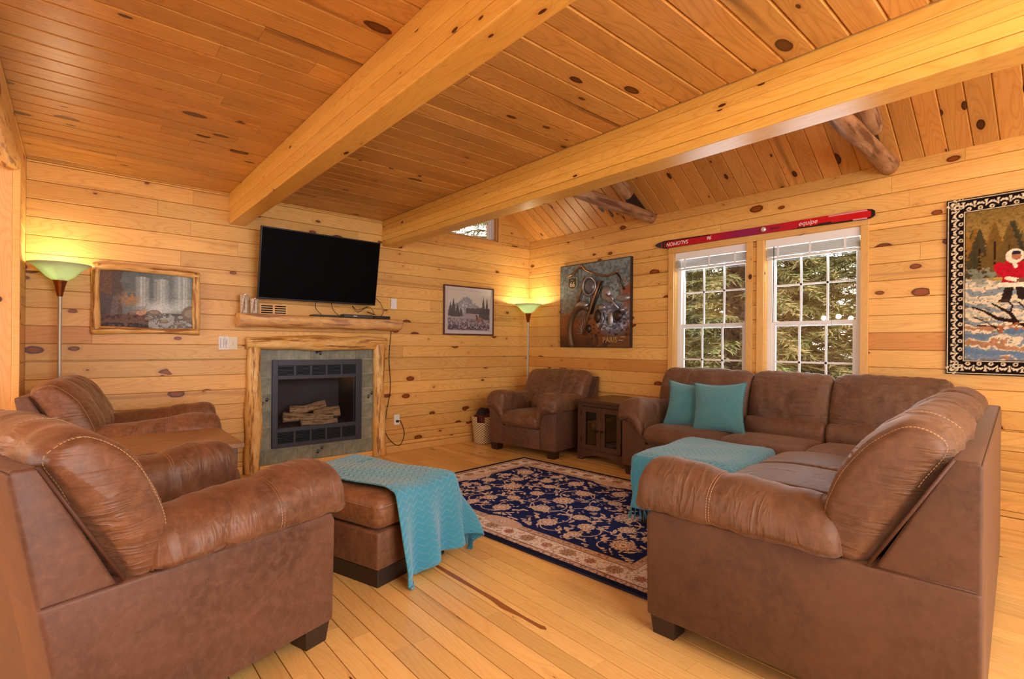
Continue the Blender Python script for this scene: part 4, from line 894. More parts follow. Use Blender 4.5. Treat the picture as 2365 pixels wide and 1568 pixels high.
# tapestry ---------------------------------------------------------
def tapestry():
    W_, H_ = 1.55, 1.235; t = thing('wall_tapestry', 'woven tapestry of a snowy forest with a figure in a red parka', 'tapestry', (XW, .715, 1.022)); t.rotation_euler = (0, 0, -PI/2)
    cv = Canvas(W_, H_, .0048, (28, 20, 22)); x, y = cv.x, cv.y; n = cv.n(.10, 61, 4); n2 = cv.n(.03, 62, 3); n3 = cv.n(.012, 63, 2)
    CR = (222, 204, 168); b = .105
    bd = np.minimum(np.minimum(x, W_-x), np.minimum(y, H_-y))
    ins = bd > b
    def fan(cx, cy, ang, r):
        dx_, dy_ = cv.x-cx, cv.y-cy; rr = np.hypot(dx_, dy_); th = np.arctan2(dy_, dx_)-ang; th = np.arctan2(np.sin(th), np.cos(th))
        cv.put((rr < r)*(rr > r*.22)*(np.abs(th) < 1.5)*(np.cos(th*7) > -.15)*1., CR); cv.put((rr < r*.16)*1., CR)
    k = .058
    for i in range(int(H_/k)):
        yy = (i+.5)*H_/int(H_/k); fan(.062, yy, PI, .036); fan(W_-.062, yy, 0, .036); 
        for xx in (.078, W_-.078): cv.ell(xx, yy+.5*k, .013, .013, CR); cv.ell(xx, yy+.5*k, .006, .006, (28, 20, 22))
    for i in range(int(W_/k)):
        xx = (i+.5)*W_/int(W_/k); fan(xx, H_-.062, PI/2, .036); fan(xx, .062, -PI/2, .036)
        for yy in (.078, H_-.078): cv.ell(xx+.5*k, yy, .013, .013, CR); cv.ell(xx+.5*k, yy, .006, .006, (28, 20, 22))
    cv.put((bd > .006)*(bd < .010), CR); cv.put((bd > .092)*(bd < .099), CR)
    cv.put(ins*1., (176, 140, 70)); cv.put(ins*np.clip((y/H_-.66)*4, 0, 1), (120, 96, 50), .8); cv.put(ins*(np.abs(n2-.5) < .03)*(y > .95), (96, 76, 40), .6)
    cv.put(ins*(y > .78)*(y < .92)*(n > .45), (196, 120, 40), .7)
    # trees
    rs = random.Random(5)
    for i in range(60):
        tx = rs.uniform(.1, W_-.1); hh = rs.uniform(.16, .36); y0 = rs.uniform(.66, .76); w_ = hh*.28
        m_ = (np.abs(x-tx) < w_*(1.05-(y-y0)/hh)*(.5+.9*n3))*(y > y0)*(y < y0+hh)*ins; cv.put(m_*1., rs.choice([(70, 60, 34), (110, 84, 40), (140, 98, 40), (58, 56, 40), (92, 78, 46)]), .85)
        cv.line([(tx, y0-.03), (tx, y0+hh*.6)], .007, (44, 30, 22))
    # snow ground
    gr = ins*(y < .70+.08*(n-.5)-.05*np.sin(x*6)); cv.put(gr*1., (222, 204, 170)); wv = np.sin(y*60+8*n+3*x)
    cv.put(gr*(wv > .55)*1., (104, 126, 142), .75); cv.put(gr*(wv < -.75)*(n2 > .4), (150, 160, 150), .6); cv.put(gr*(n3 > .68), (70, 66, 60), .6)
    cv.put(ins*(y > .62)*(y < .74)*(n2 > .5), (132, 140, 120), .8); cv.put(ins*(y < .28)*(wv > 0)*(n > .4), (86, 116, 146), .7); cv.put(ins*(y < .34)*(wv < -.5), (158, 98, 60), .7); cv.put(ins*(y < .17)*(n2 > .5), (96, 122, 150), .7)
    # gnarled tree
    dk = (42, 26, 24)
    cv.line([(.14, .47), (.20, .44), (.27, .385), (.36, .36), (.42, .33)], [.01, .014, .022, .03, .034], dk); cv.line([(.42, .33), (.46, .36), (.45, .42), (.47, .48), (.53, .52), (.60, .50)], [.05, .04, .035, .03, .024, .018], dk)
    cv.line([(.36, .36), (.33, .42), (.29, .45), (.24, .49)], [.02, .02, .016, .008], dk); cv.line([(.33, .42), (.34, .47), (.32, .50)], .01, dk); cv.line([(.45, .42), (.40, .45), (.37, .49)], .01, dk); cv.line([(.45, .36), (.55, .38), (.64, .34), (.72, .4)], [.03, .02, .014, .008], dk)
    cv.line([(.15, .40), (.22, .36), (.28, .30)], .008, dk); cv.line([(.17, .34), (.25, .335), (.3, .31)], .008, dk); cv.line([(.55, .38), (.6, .43)], .009, dk); cv.ell(.35, .30, .05, .02, (90, 116, 140))
    for i in range(26): cv.ell(rs.uniform(.15, .7), rs.uniform(.29, .36), .012, .007, rs.choice([(150, 90, 50), (222, 204, 170)]))
    # figure in parka
    RD = (176, 26, 40); WH = (232, 218, 190); bx_ = .345
    cv.line([(bx_-.02, .60), (bx_-.035, .52)], .045, (44, 34, 30)); cv.line([(bx_+.03, .60), (bx_+.04, .53)], .045, (44, 34, 30)); cv.ell(bx_-.045, .505, .03, .012, (60, 44, 34))
    cv.poly([(bx_-.06, .60), (bx_+.06, .60), (bx_+.055, .76), (bx_-.045, .77)], RD); cv.ell(bx_-.055, .71, .035, .06, RD, 1, .5); cv.ell(bx_+.06, .71, .03, .06, RD, 1, -.6); cv.line([(bx_-.065, .612), (bx_+.06, .605)], .03, WH); cv.line([(bx_-.03, .655), (bx_+.03, .635)], .026, WH); cv.ell(bx_+.035, .637, .022, .015, (120, 84, 60))
    cv.ell(bx_+.005, .80, .045, .048, WH); cv.ell(bx_+.012, .80, .024, .027, (172, 112, 78)); cv.poly([(bx_-.012, .81), (bx_+.034, .81), (bx_+.034, .83), (bx_-.005, .835)], (40, 40, 60)); cv.line([(bx_, .76), (bx_+.01, .73)], .02, WH)
    for (a, b_, c_) in ((.47, .57, .07), (.56, .56, .07), (.66, .58, .07)): cv.ell(a, b_, c_, c_*.7, (158, 108, 56)); cv.ell(a-.02, b_+.03, c_*.4, c_*.3, (200, 160, 96)); cv.ell(a, b_-.04, c_*.5, c_*.2, (90, 58, 34))
    cv.poly([(.72, .54), (1.0, .54), (1.05, .62), (.7, .62)], (110, 70, 40)); cv.ell(1.2, .8, .12, .2, (100, 84, 44))
    cv.c *= (.86+.28*n3)[..., None]
    hf = .006*np.sin(cv.x*9)*np.sin(cv.y*4)+.012
    cv.obj('woven_cloth', M['tapestry'], t, (0, -.006, 0), (1, 0, 0), (0, 0, 1), hf=hf)
    MB().box(.01, W_-.01, -.008, -.001, .01, H_-.01).obj('backing_cloth', M['dark'], t)
tapestry()

# ski --------------------------------------------------------------
def ski():
    ya, yb = 3.093, 1.142; L = ya-yb; t = thing('downhill_ski', 'single red ski mounted above the two windows', 'ski', (XW, ya, 2.288)); t.rotation_euler = (0, R(.6)*0, -PI/2)
    nx, nyy = 260, 10; hw = lambda s: (.041*min(1, math.sqrt(max(0, s/.10)))**1.0 if s < .10 else .041-.007*math.sin(PI*(s-.1)/(L-.1)) if s < L-.04 else .036*(1-.5*max(0, (s-L+.04)/.04)**3))
    def zc(s): return -.010-.020*s/L*1.2
    cols = []; v = []; f = []
    for i in range(nx):
        s = L*i/(nx-1)+(.0005 if i == 0 else 0); h = max(hw(s), .002); tip = .03*max(0, (.12-s)/.12)**2
        for j in range(nyy):
            q = j/(nyy-1); z = zc(s)+(q*2-1)*h; v.append((s, -.034-tip, z))
            if s < .05: c = (30, 20, 26)
            elif s > L-.03 or (s > L-.05 and (q < .15 or q > .85)): c = (34, 16, 22)
            elif .05 < s < .60 and q > .80+.12*s: c = (34, 22, 30)
            elif 1.35 < s < L-.05 and q < .08+.18*max(0, 1-abs(s-1.6)/.25): c = (40, 18, 26)
            else:
                m_ = math.exp(-((s-.95)/.25)**2); c = (196*(1-m_)+150*m_, 20*(1-m_)+30*m_, 42*(1-m_)+90*m_)
                if s > L-.5: c = (204, 14, 30)
                if s > L-.32 and (abs(q-.12) < .05 or abs(q-.88) < .05): c = (226, 170, 180)
            cols.append(c)
    f = [(i*nyy+j, i*nyy+j+1, (i+1)*nyy+j+1, (i+1)*nyy+j) for i in range(nx-1) for j in range(nyy-1)]
    me = bpy.data.meshes.new('top_sheet'); me.from_pydata(v, [], [q[::-1] for q in f]); ca = me.color_attributes.new('Col', 'FLOAT_COLOR', 'POINT')
    a = np.ones((len(v), 4)); a[:, :3] = lin(np.array(cols)); ca.data.foreach_set('color', a.ravel()); me.materials.append(M['skiprint']); o_ = bpy.data.objects.new('top_sheet', me); C.objects.link(o_); o_.parent = t
    m2 = MB(); vv = []
    for i in range(60):
        s = L*i/59+(.0005 if i == 0 else 0); h = max(hw(s), .002); tip = .03*max(0, (.12-s)/.12)**2
        vv += [(s, -.0338-tip, zc(s)-h), (s, -.0338-tip, zc(s)+h), (s, -.022-tip, zc(s)+h), (s, -.022-tip, zc(s)-h)]
    m2.add(vv, [(i*4+j, i*4+(j+1) % 4, i*4+4+(j+1) % 4, i*4+4+j) for i in range(59) for j in range(4)]+[(3, 2, 1, 0), (236, 237, 238, 239)]).obj('ski_core', M['black'], t)
    for s in (.45, 1.55): MB().box(s-.02, s+.02, -.022, 0, zc(s)-.02, zc(s)+.02).obj('bracket', M['black'], t)
    wt = plain('white_ink', srgb(236, 226, 220), .4)
    text('SALOMON', wt, t, (.37, -.0345, zc(.25)+.014), .052, rot=(PI/2, PI, 0), bold=.0008, shear=.2)
    text('96', wt, t, (.62, -.0345, zc(.55)+.018), .05, rot=(PI/2, PI, 0), bold=.0008, shear=.3); text('equipe', wt, t, (1.40, -.0345, zc(1.45)-.012), .055, rot=(PI/2, 0, 0), shear=.3)
    text('Driver', plain('dark_ink', srgb(60, 10, 30), .4), t, (1.17, -.0345, zc(1.2)-.01), .03, rot=(PI/2, 0, 0), bold=.0005)
    k = MB().lathe([(.0001, .03), (.014, .03), (.022, .022), (.022, .008), (.012, 0), (.0001, 0)], 10).obj('glass_knob', plain('crystal_knob', srgb(214, 200, 180), .15, .2), t); k.location = (1.115, -.034, zc(1.1)); k.rotation_euler = (PI/2, 0, 0)
ski()

# ------------------------------------------------------------ floor lamps
def lamp(x, y, hz, label, power):
    t = thing('floor_lamp', label, 'floor lamp', (x, y, 0)); H = hz
    MB().lathe([(.0001, 0), (.105, 0), (.108, .008), (.10, .018), (.03, .026), (.014, .04), (.0001, .041)], 28).obj('base', M['silver'], t, True)
    MB().lathe([(.0125, .03), (.0125, H-.22)], 14).obj('pole', M['silver'], t, True)
    MB().lathe([(.014, H-.235), (.019, H-.225), (.019, H-.21), (.024, H-.20), (.031, H-.155), (.04, H-.125), (.043, H-.118), (.0001, H-.116)], 24).obj('collar', M['brass'], t, True)
    a = [(.030, -.118), (.05, -.112), (.078, -.092), (.105, -.062), (.135, -.03), (.165, -.008), (.182, -.001)]
    b = [(r_-.002, z+.004) for r_, z in a[::-1]]
    MB().lathe([(r_, z+H) for r_, z in a+b]+[(.0001, H-.112)], 36).obj('shade', M['shade'], t, True)
    bl = bulb('torchiere_bulb', (0, 0, H-.045), power, (1.0, .82, .54), .03); bl.parent = t
    MB().ball((0, 0, H-.075), .022, .022, .026, 12).obj('bulb', plain('bulb_glass', (1, .95, .85, 1), .4), t, True)
lamp(-.085, 4.975, 1.77, 'torchiere floor lamp behind the leftmost armchair', 8); lamp(4.53, 4.925, 1.745, 'torchiere floor lamp in the corner behind the armchair', 13)

# ------------------------------------------------------------ upholstery
def smooth_closed(pts, n):
    P_ = [Vector((*p, 0)) for p in pts]; m_ = len(P_); d = []
    for i in range(m_):
        a, b, c, e = P_[i-1], P_[i], P_[(i+1) % m_], P_[(i+2) % m_]
        for k in range(10):
            t_ = k/10; d.append(.5*((2*b)+(c-a)*t_+(2*a-5*b+4*c-e)*t_*t_+(3*b-a-3*c+e)*t_**3))
    L = [0]
    for i in range(len(d)): L.append(L[-1]+(d[(i+1) % len(d)]-d[i]).length)
    out = []; j = 0
    for k in range(n):
        q = L[-1]*k/n
        while L[j+1] < q: j += 1
        s_ = (q-L[j])/max(L[j+1]-L[j], 1e-9); out.append(d[j].lerp(d[(j+1) % len(d)], s_))
    return [(p.x, p.y) for p in out]
def puff(prof, w0, w1, r, axis, n=48, nw=26, seams=(), dent=.006, wr=.006, seed=0, crown=0, wscale=(7, 22), taper=None, raw=False, ek=1):
    # prof: closed outline in the plane normal to axis; swept w0..w1 with rounded ends
    P_ = smooth_closed(prof, n) if not raw else prof; n = len(P_)
    c = (sum(p[0] for p in P_)/n, sum(p[1] for p in P_)/n); nor = []
    ar = sum(P_[i][0]*P_[(i+1) % n][1]-P_[(i+1) % n][0]*P_[i][1] for i in range(n)); sg = 1 if ar > 0 else -1
    for i in range(n):
        a, b = P_[i-2], P_[(i+2) % n]; tx, ty = b[0]-a[0], b[1]-a[1]; l_ = math.hypot(tx, ty)+1e-9; nor.append((sg*ty/l_, -sg*tx/l_))
    st = []
    for k in range(6): th = PI/2*k/6; st.append((w0+r*(1-math.cos(th)) if 0 else w0+r*(1-math.cos(th)), r*(1-math.sin(th))))
    for k in range(nw+1): st.append((w0+r+(w1-w0-2*r)*k/nw, 0))
    for k in range(5, -1, -1): th = PI/2*k/6; st.append((w1-r*(1-math.cos(th)), r*(1-math.sin(th))))
    v = []; rings = {}
    ctr = (w0+w1)/2; hw = (w1-w0)/2
    for si, (w_, ins) in enumerate(st):
        e = 0
        for s_ in seams: e += dent*math.exp(-((w_-s_)/.012)**2)
        cr = crown*(1-((w_-ctr)/hw)**2)
        for i in range(n):
            px, py = P_[i]; nx_, ny_ = nor[i]
            nz = noise.noise(Vector((px*wscale[0]+seed, py*wscale[0], w_*wscale[1])))*.7+noise.noise(Vector((px*3+seed*2, py*3, w_*4)))*.6
            d = -ins*ek-e+cr+wr*nz*(1 if ins < r*.6 else .4)
            qx, qy = px+nx_*d, py+ny_*d
            if taper: qx, qy = taper(w_, qx, qy)
            v.append((w_, qx, qy))
    m_ = len(st); f = [(i*n+k, i*n+(k+1) % n, (i+1)*n+(k+1) % n, (i+1)*n+k) for i in range(m_-1) for k in range(n)]
    # caps
    for ring, ww, rev in ((0, w0, True), (m_-1, w1, False)):
        base = len(v); rg = v[ring*n:(ring+1)*n]; cc = (ww, sum(p[1] for p in rg)/n, sum(p[2] for p in rg)/n)
        for p in rg: v.append((ww-(.25*r if rev else -.25*r)*.55, cc[1]+(p[1]-cc[1])*.6, cc[2]+(p[2]-cc[2])*.6))
        v.append((ww-(.2*r if rev else -.2*r), cc[1], cc[2])); ci = len(v)-1
        for k in range(n):
            q = (ring*n+k, ring*n+(k+1) % n, base+(k+1) % n, base+k); f.append(q[::-1] if rev else q)
            q = (base+k, base+(k+1) % n, ci); f.append(q[::-1] if rev else q)
    def mp(p):
        w_, a, b = p
        return {'y': (a, w_, b), 'x': (w_, a, b), 'z': (a, b, w_)}[axis]
    vv = [mp(p) for p in v]
    if (axis == 'y') == (sg > 0): f = f
    mb = MB(); mb.add(vv, f)
    lines = []
    for s_ in seams:
        for off in (-.0045, .0045):
            k = min(range(m_), key=lambda j: abs(st[j][0]-s_)); row = vv[k*n:(k+1)*n]
            lines.append((row, off, k))
    mb.seam = (st, n, vv); return mb
def finish(mb, name, mat, par, tint=None):
    o_ = mb.obj(name, mat, par, True); bm = bmesh.new(); bm.from_mesh(o_.data); bmesh.ops.recalc_face_normals(bm, faces=bm.faces[:]); bm.to_mesh(o_.data); bm.free()
    if tint: o_.color = tint
    return o_
def stitch(par, mb, w_, rng=(0, 1), pair=.0055, rad=.0011, axis='y'):
    st, n, vv = mb.seam; ctr = None
    k = min(range(len(st)), key=lambda j: abs(st[j][0]-w_)); row = [Vector(p) for p in vv[k*n:(k+1)*n]]; cc = sum(row, Vector())/n
    sh = {'y': Vector((0, 1, 0)), 'x': Vector((1, 0, 0)), 'z': Vector((0, 0, 1))}[axis]
    m_ = MB()
    for off in (-pair, pair):
        pts = [p+(p-cc).normalized()*.0035+sh*off for p in row]; i0, i1 = int(rng[0]*n), int(rng[1]*n)
        seq = [pts[i % n] for i in range(i0, i1)]
        # dashes
        D = []; 
        for a, b in zip(seq, seq[1:]):
            L = (b-a).length; q = max(1, int(L/.009))
            for i in range(q): m_.tube([a.lerp(b, (i+.1)/q), a.lerp(b, (i+.78)/q)], rad, 3, False)
    return m_.obj('stitching', M['stitch'], par, kind='stuff')
BACK = [(-.72, .52), (-.655, .505), (-.608, .545), (-.598, .66), (-.635, .77), (-.69, .87), (-.75, .928), (-.81, .957), (-.875, .94), (-.91, .885), (-.85, .76), (-.78, .63)]
def seat_parts(t, W, mat, tint, arms=(True, True), cushions=None, backs=None, aw=.22, depth=1.0, lean=True, blow=0, seatfront=0.02, seed=0, bw=0.0, backtop=1.0):
    D = depth; bk = lambda p: (p[0]*D, p[1]*backtop if p[1] > .6 else p[1])
    rear = [(-.97*D, .872), (-.88*D if lean else -.97*D, .33), (-.85*D if lean else -.97*D, .085)]
    T2 = tint
    # back frame with wedge sides
    pf = [(-.73*D, .085), (-.73*D, .50), (-.908*D, .885), (-.965*D, .885), rear[0], rear[1], rear[2]]
    finish(MB().prism(pf, 'y', .003 if arms[0] else .001, W-(.003 if arms[1] else .001), .010), 'back_frame', mat['body'], t, T2)
    a0 = aw if arms[0] else 0; a1 = W-aw if arms[1] else W
    for side, on in ((0, arms[0]), (1, arms[1])):
        y0, y1 = (0, aw) if side == 0 else (W-aw, W)
        if on:
            finish(MB().prism([(-.0, .085), (.006, .49), (-.012, .523), ((-.913 if lean else -.971)*D, .523), (rear[1][0]-.001, .33), (rear[2][0]-.001, .085)], 'y', y0, y1, .012), 'arm_panel', mat['body'], t, T2)
            # pad: outline in (y, z), swept along x
            s_ = 1 if side == 0 else -1; oy = y0 if side == 0 else y1
            pr = [(oy-s_*.012, .525), (oy-s_*.03, .59), (oy-s_*.005, .655), (oy+s_*.06, .70), (oy+s_*.14, .712), (oy+s_*.215, .685), (oy+s_*.25, .61), (oy+s_*.245, .50), (oy+s_*.20, .46), (oy+s_*.10, .50)]
            def tp(w_, a, b): 
                k = max(0, (-w_-.18*D)/(.5*D)); return a, b-.035*k*(1 if b > .55 else 0)+(.018*math.exp(-((w_+.08)/.12)**2) if b > .6 else 0)
            mb = puff(pr, -.66*D, .05, .055, 'x', n=44, nw=34, seams=(-.26*D, ), dent=.007, wr=.012, seed=seed+side*5, wscale=(6, 16), taper=tp)
            finish(mb, 'arm_pad', mat['arm'], t, T2)
            stitch(t.children[-1], mb, -.26*D, (0.02, .62) if side == 0 else (0.02, .62), axis='x')
            # folded roll under the front of the pad
            path = [(.022, oy+s_*.005, .535), (.036, oy+s_*.05, .562), (.042, oy+s_*.11, .572), (.042, oy+s_*.165, .552), (.038, oy+s_*.205, .50), (.03, oy+s_*.225, .44), (.016, oy+s_*.228, .40)]
            P_ = [Vector(p) for p in path]; fine = []
            for i in range(len(P_)-1):
                for k in range(4): fine.append(P_[i].lerp(P_[i+1], k/4))
            fine.append(P_[-1]); rr = [.018+.022*math.sin(PI*min(1, .2+.75*i/(len(fine)-1))) for i in range(len(fine))]
            finish(MB().tube(fine, rr, 14), 'arm_roll', mat['arm'], t, T2)
    cushions = cushions or [(a0, a1)]
    for i, (p, q) in enumerate(cushions):
        z0 = .305
        pr = [(.02, .33), (.045+seatfront, .39), (.03+seatfront, .45), (-.03, .478), (-.2, .487), (-.45, .478), (-.66*D, .465), (-.70*D, .40), (-.68*D, .32), (-.4, .305), (-.1, .305)]
        mb = puff(pr, p+.003, q-.003, .035, 'y', n=44, nw=24, wr=.005, seed=seed+i*3.3, crown=.010, wscale=(4, 7)); finish(mb, 'seat_cushion', mat['seat'], t, T2)
        # front rail under the seat
        finish(MB().prism([(.008, .085), (.012, .31), (-.06, .31), (-.06, .085)], 'y', p+.001, q-.001, .008), 'front_rail', mat['body'], t, T2)
    finish(MB().box(-.74*D, -.05, a0, a1, .09, .30), 'seat_deck', mat['body'], t, T2)
    backs = backs or [(bw, W-bw)]
    for i, (p, q) in enumerate(backs):
        end0, end1 = i == 0, i == len(backs)-1
        rr_ = .085; seams = []
        for on, e0, e1 in ((end0, p+.004+rr_*.293, p+.30), (end1, q-.004-rr_*.293, q-.30)):
            if on: seams += [e0, e1] if q-p > .75 else [e0]
        mb = puff([bk(k) for k in BACK], p+.004, q-.004, rr_, 'y', n=56, nw=40, ek=.5, seams=seams, dent=.006, wr=.014, seed=seed+20+i*4.1, crown=.014, wscale=(8, 17)); finish(mb, 'back_cushion', mat['back'], t, T2)
        for s_ in seams: stitch(t.children[-1], mb, s_, (.10, .80))
        lp, lq = max(p, a0), min(q, a1)
        if lq-lp > .2:
            mb = puff([(-.545*D, .46), (-.51*D, .53), (-.54*D, .598), (-.61*D, .61), (-.70*D, .50), (-.66*D, .455)], lp+.004, lq-.004, .03, 'y', n=30, nw=18, wr=.007, seed=seed+50+i, crown=.006); finish(mb, 'lumbar_cushion', mat['seat'], t, T2)
    # welt cords down the sides of the back
    for y in (.002, W-.002):
        MB().tube([(-.725*D, y, .53), (-.818*D, y, .705), (-.912*D, y, .885)], .0052, 8).obj('welt_cord', M['welt'], t, True)
        MB().tube([(-.73*D, y, .5245), ((-.905 if lean else -.96)*D, y, .5245)], .0022, 6).obj('seam_cord', M['welt'], t, True)
def feet(t, pts):
    for x, y in pts:
        v = []; s = .056
        for z, k in ((0, .82), (.087, 1)): v += [(x-s*k, y-s*k, z), (x+s*k, y-s*k, z), (x+s*k, y+s*k, z), (x-s*k, y+s*k, z)]
        MB().add(v, [(3, 2, 1, 0), (4, 5, 6, 7), (0, 1, 5, 4), (1, 2, 6, 5), (2, 3, 7, 6), (3, 0, 4, 7)]).obj('foot', M['foot'], t)
def armchair(label, loc, rot, W, seed, tint, scale=1, bw=0.0):
    t = thing('armchair', label, 'armchair', loc, rot, None, scale)
    seat_parts(t, W, M['leather'], tint, seed=seed, aw=.22, bw=bw)
    feet(t, [(-.06, .075), (-.06, W-.075), (-.78, .075), (-.78, W-.075)]); return t
armchair('brown leather armchair nearest the camera, seen from its side and back', (.80, 2.02, 0), R(18), .98, 1, (.88, .86, .84, 1))
armchair('brown leather armchair beside the left floor lamp', (.70, 3.865, 0), R(-8), .94, 12, (1, .95, .92, 1))
armchair('brown leather armchair in the far corner beside the glass-door cabinet', (3.66, 4.63, 0), R(190), .98, 31, (.84, .90, .95, 1), .95, bw=.04)
# sectional, window side
t = thing('sectional_sofa', 'brown suede sofa section under the windows', 'sofa', (3.93, 2.945, 0), R(180)); W = 2.44
seat_parts(t, W, M['suede'], (.98, 1.0, 1.06, 1), arms=(True, False), cushions=[(.26, .945), (.945, 1.575), (1.575, 2.20)], backs=[(.06, .95), (.95, 1.575), (1.575, 2.30)], aw=.26, depth=.80, lean=False, seed=70, backtop=1.03)
feet(t, [(-.06, .08), (-.06, 1.5), (-.7, .08)])
# sectional, near side
t = thing('sectional_sofa', 'brown suede sofa section on the right, its outer arm toward the camera', 'sofa', (3.86, 1.380, 0), R(94.2)); W = 2.05
seat_parts(t, W, M['suede'], (.86, .83, .78, 1), arms=(False, True), cushions=[(0.0, .50), (.50, 1.07), (1.10, W-.26)], backs=[(-.0, .50), (.50, 1.12), (1.12, W)], aw=.26, depth=1.06, lean=False, seed=90, seatfront=.06, backtop=1.02)
feet(t, [(-.06, W-.08), (-.95, W-.08), (-.06, .1)])

# ottomans -----------------------------------------------------------
def ottoman(label, loc, rot, a, b, tint):
    t = thing('ottoman', label, 'ottoman', loc, rot)
    pr = []; e = .03
    for (cx, cy, a0) in ((e, b-e, PI/2), (e, e, PI), (a-e, e, 1.5*PI), (a-e, b-e, 0)):
        pass
    finish(MB().bbox(.012, a-.012, .012, b-.012, .085, .275, .014), 'base', M['leather']['body'], t, tint)
    mb = MB().bbox(0, a, 0, b, .278, .445, .05); o_ = finish(mb, 'cushion', M['leather']['seat'], t, tint); 
    for v_ in o_.data.vertices:
        if v_.co.z > .43: v_.co.z += .018*max(0, 1-((v_.co.x-a/2)/(a/2))**2)*max(0, 1-((v_.co.y-b/2)/(b/2))**2)
    for p in ((.03, .0), (.03, b), ): pass
    MB().tube([(.0, .05, .40), (.0, b-.05, .40)], .0012, 4).tube([(.05, .0, .40), (a-.05, 0, .40)], .0012, 4).obj('stitching', M['stitch'], t)
    MB().bbox(.02, a-.02, .02, b-.02, 0, .086, .003).obj('plinth', M['foot'], t); return t
OA = (1.12, 2.285); OR = R(17); oa, ob_ = .55, .76
ottoman('tan leather ottoman in front of the nearest armchair, half under a throw', (*OA, 0), OR, oa, ob_, (1.12, 1.05, .82, 1))
ottoman('brown ottoman inside the sectional, covered by a throw', (2.95, 1.44, .012), R(7), .84, .60, (.95, .95, 1, 1))
def cloth(name, label, loc, rot, fn, nu, nv, u0, u1, v0, v1, fringe=None):
    t = thing(name, label, 'throw blanket', loc, rot); v = []; uv = []
    for i in range(nu+1):
        for j in range(nv+1):
            a = u0+(u1-u0)*i/nu; b = v0+(v1-v0)*j/nv; v.append(fn(a, b)); uv.append((a, b))
    f = [(i*(nv+1)+j, (i+1)*(nv+1)+j, (i+1)*(nv+1)+j+1, i*(nv+1)+j+1) for i in range(nu) for j in range(nv)]
    me = bpy.data.meshes.new('knit_cloth'); me.from_pydata(v, [], f); l = me.uv_layers.new(name='UVMap')
    for lp in me.loops: l.data[lp.index].uv = uv[lp.vertex_index]
    me.polygons.foreach_set('use_smooth', [True]*len(f)); me.materials.append(M['throw']); o_ = bpy.data.objects.new('knit_cloth', me); C.objects.link(o_); o_.parent = t
    so = o_.modifiers.new('thickness', 'SOLIDIFY'); so.thickness = .007; so.offset = 1
    if fringe:
        m_ = MB()
        for (a, b, da, db) in fringe:
            p = Vector(fn(a, b)); q = Vector(fn(a-da*.02, b-db*.02)); d = (p-q).normalized()
            for k in range(4):
                e = p+d*.07+Vector((random.uniform(-.015, .015), random.uniform(-.015, .015), random.uniform(-.01, .0))); e.z = max(e.z, .003-0*loc[2]); m_.tube([p, p.lerp(e, .5)+Vector((0, 0, .002)), e], .0022, 4)
        m_.obj('fringe', M['fringe'], t, kind='stuff')
    return t
# throw over the near ottoman: local frame of that ottoman, +x away from the armchair, -y towards the camera
def th1(a, b):
    # a: across (x), b: along, b<0 hangs down the camera side; a>oa hangs down the far side
    zt = .476+.006*math.sin(a*14+b*9)
    ha = max(0, a-(oa-.01)); hb = max(0, -b)
    bb = b+.01*math.sin(a*10) if b > .6 else b
    if ha == 0 and hb == 0:
        ed = max(0, .06-min(oa-a, b, )); return (a-.02*max(0, b-.3)*0, bb, zt-.22*ed**2/.06-(.0 if a > .12 else 0))
    h = math.hypot(ha, hb); ca = ha/h; cb = hb/h
    edge = .035
    if h < edge*1.57: th = h/edge; out = edge*math.sin(th); dn = edge*(1-math.cos(th))
    else: out = edge; dn = edge+(h-edge*1.57)
    dn = dn; k = min(1, max(0, dn-.03)/.35)
    flare = .045*k; lat = (min(a, oa) if hb > 0 else b)
    fold = .040*k*math.sin((a-.06)*29+.6) if cb > .3 else .018*k*math.sin(b*20)
    if ca > .1 and cb > .1: fold += .05*k*math.sin(2*math.atan2(hb, ha))
    o_ = out+flare+fold
    x = (min(a, oa-.01))+o_*ca+.10*ca*cb*k; y = (max(b, 0))-o_*cb-.04*ca*cb*k
    z = zt-.013-dn
    if z < .012: o2 = .012-z; x += o2*ca*.6; y -= o2*cb*.6; z = .012+.002*math.sin(a*40)
    return (x, y, z)
HL = lambda a: .44
def th1b(a, b):
    if b < 0: b = b*(1.06-.32*max(0, (a-.10))/.6+.03*math.sin(a*16))
    # slight diagonal lie
    return th1(a+.04*max(0, b)*0, b)
cloth('throw_blanket', 'turquoise zigzag knit throw hanging off the near ottoman to the floor', (*OA, 0), OR, th1b, 150, 170, .085, .86, -.47, .77, fringe=[(.86, -.47+k*.02, 1, 0) for k in range(24)])
O2 = (2.95, 1.44, .012)
def th2(a, b):
    # local of second ottoman; hangs over its sides
    A, B = .83, .59
    zt = .475+.005*math.sin(a*12+b*9); ha = max(0, -a, a-A); hb = max(0, b-B, -b); sa = -1 if a < 0 else 1; sb = -1 if b < 0 else 1
    if ha == 0 and hb == 0: return (a, b, zt-.25*max(0, .06-min(a, A-a, B-b, b))**2/.06)
    h = math.hypot(ha, hb); ca, cb = ha/h, hb/h; edge = .035
    if h < edge*1.57: th = h/edge; out = edge*math.sin(th); dn = edge*(1-math.cos(th))
    else: out = edge; dn = edge+(h-edge*1.57)
    k = min(1, max(0, dn-.03)/.3); o_ = out+.03*k+.016*k*math.sin(b*26+a*20)
    z = zt-.013-dn; return (min(max(a, 0), A)+sa*o_*ca, min(max(b, 0), B)+sb*o_*cb, max(z, .01))
cloth('throw_blanket', 'turquoise zigzag knit throw spread over the ottoman inside the sectional', O2, R(7), th2, 140, 110, -.36, .90, -.16, .66, fringe=[(-.36, -.14+k*.026, -1, 0) for k in range(30)])

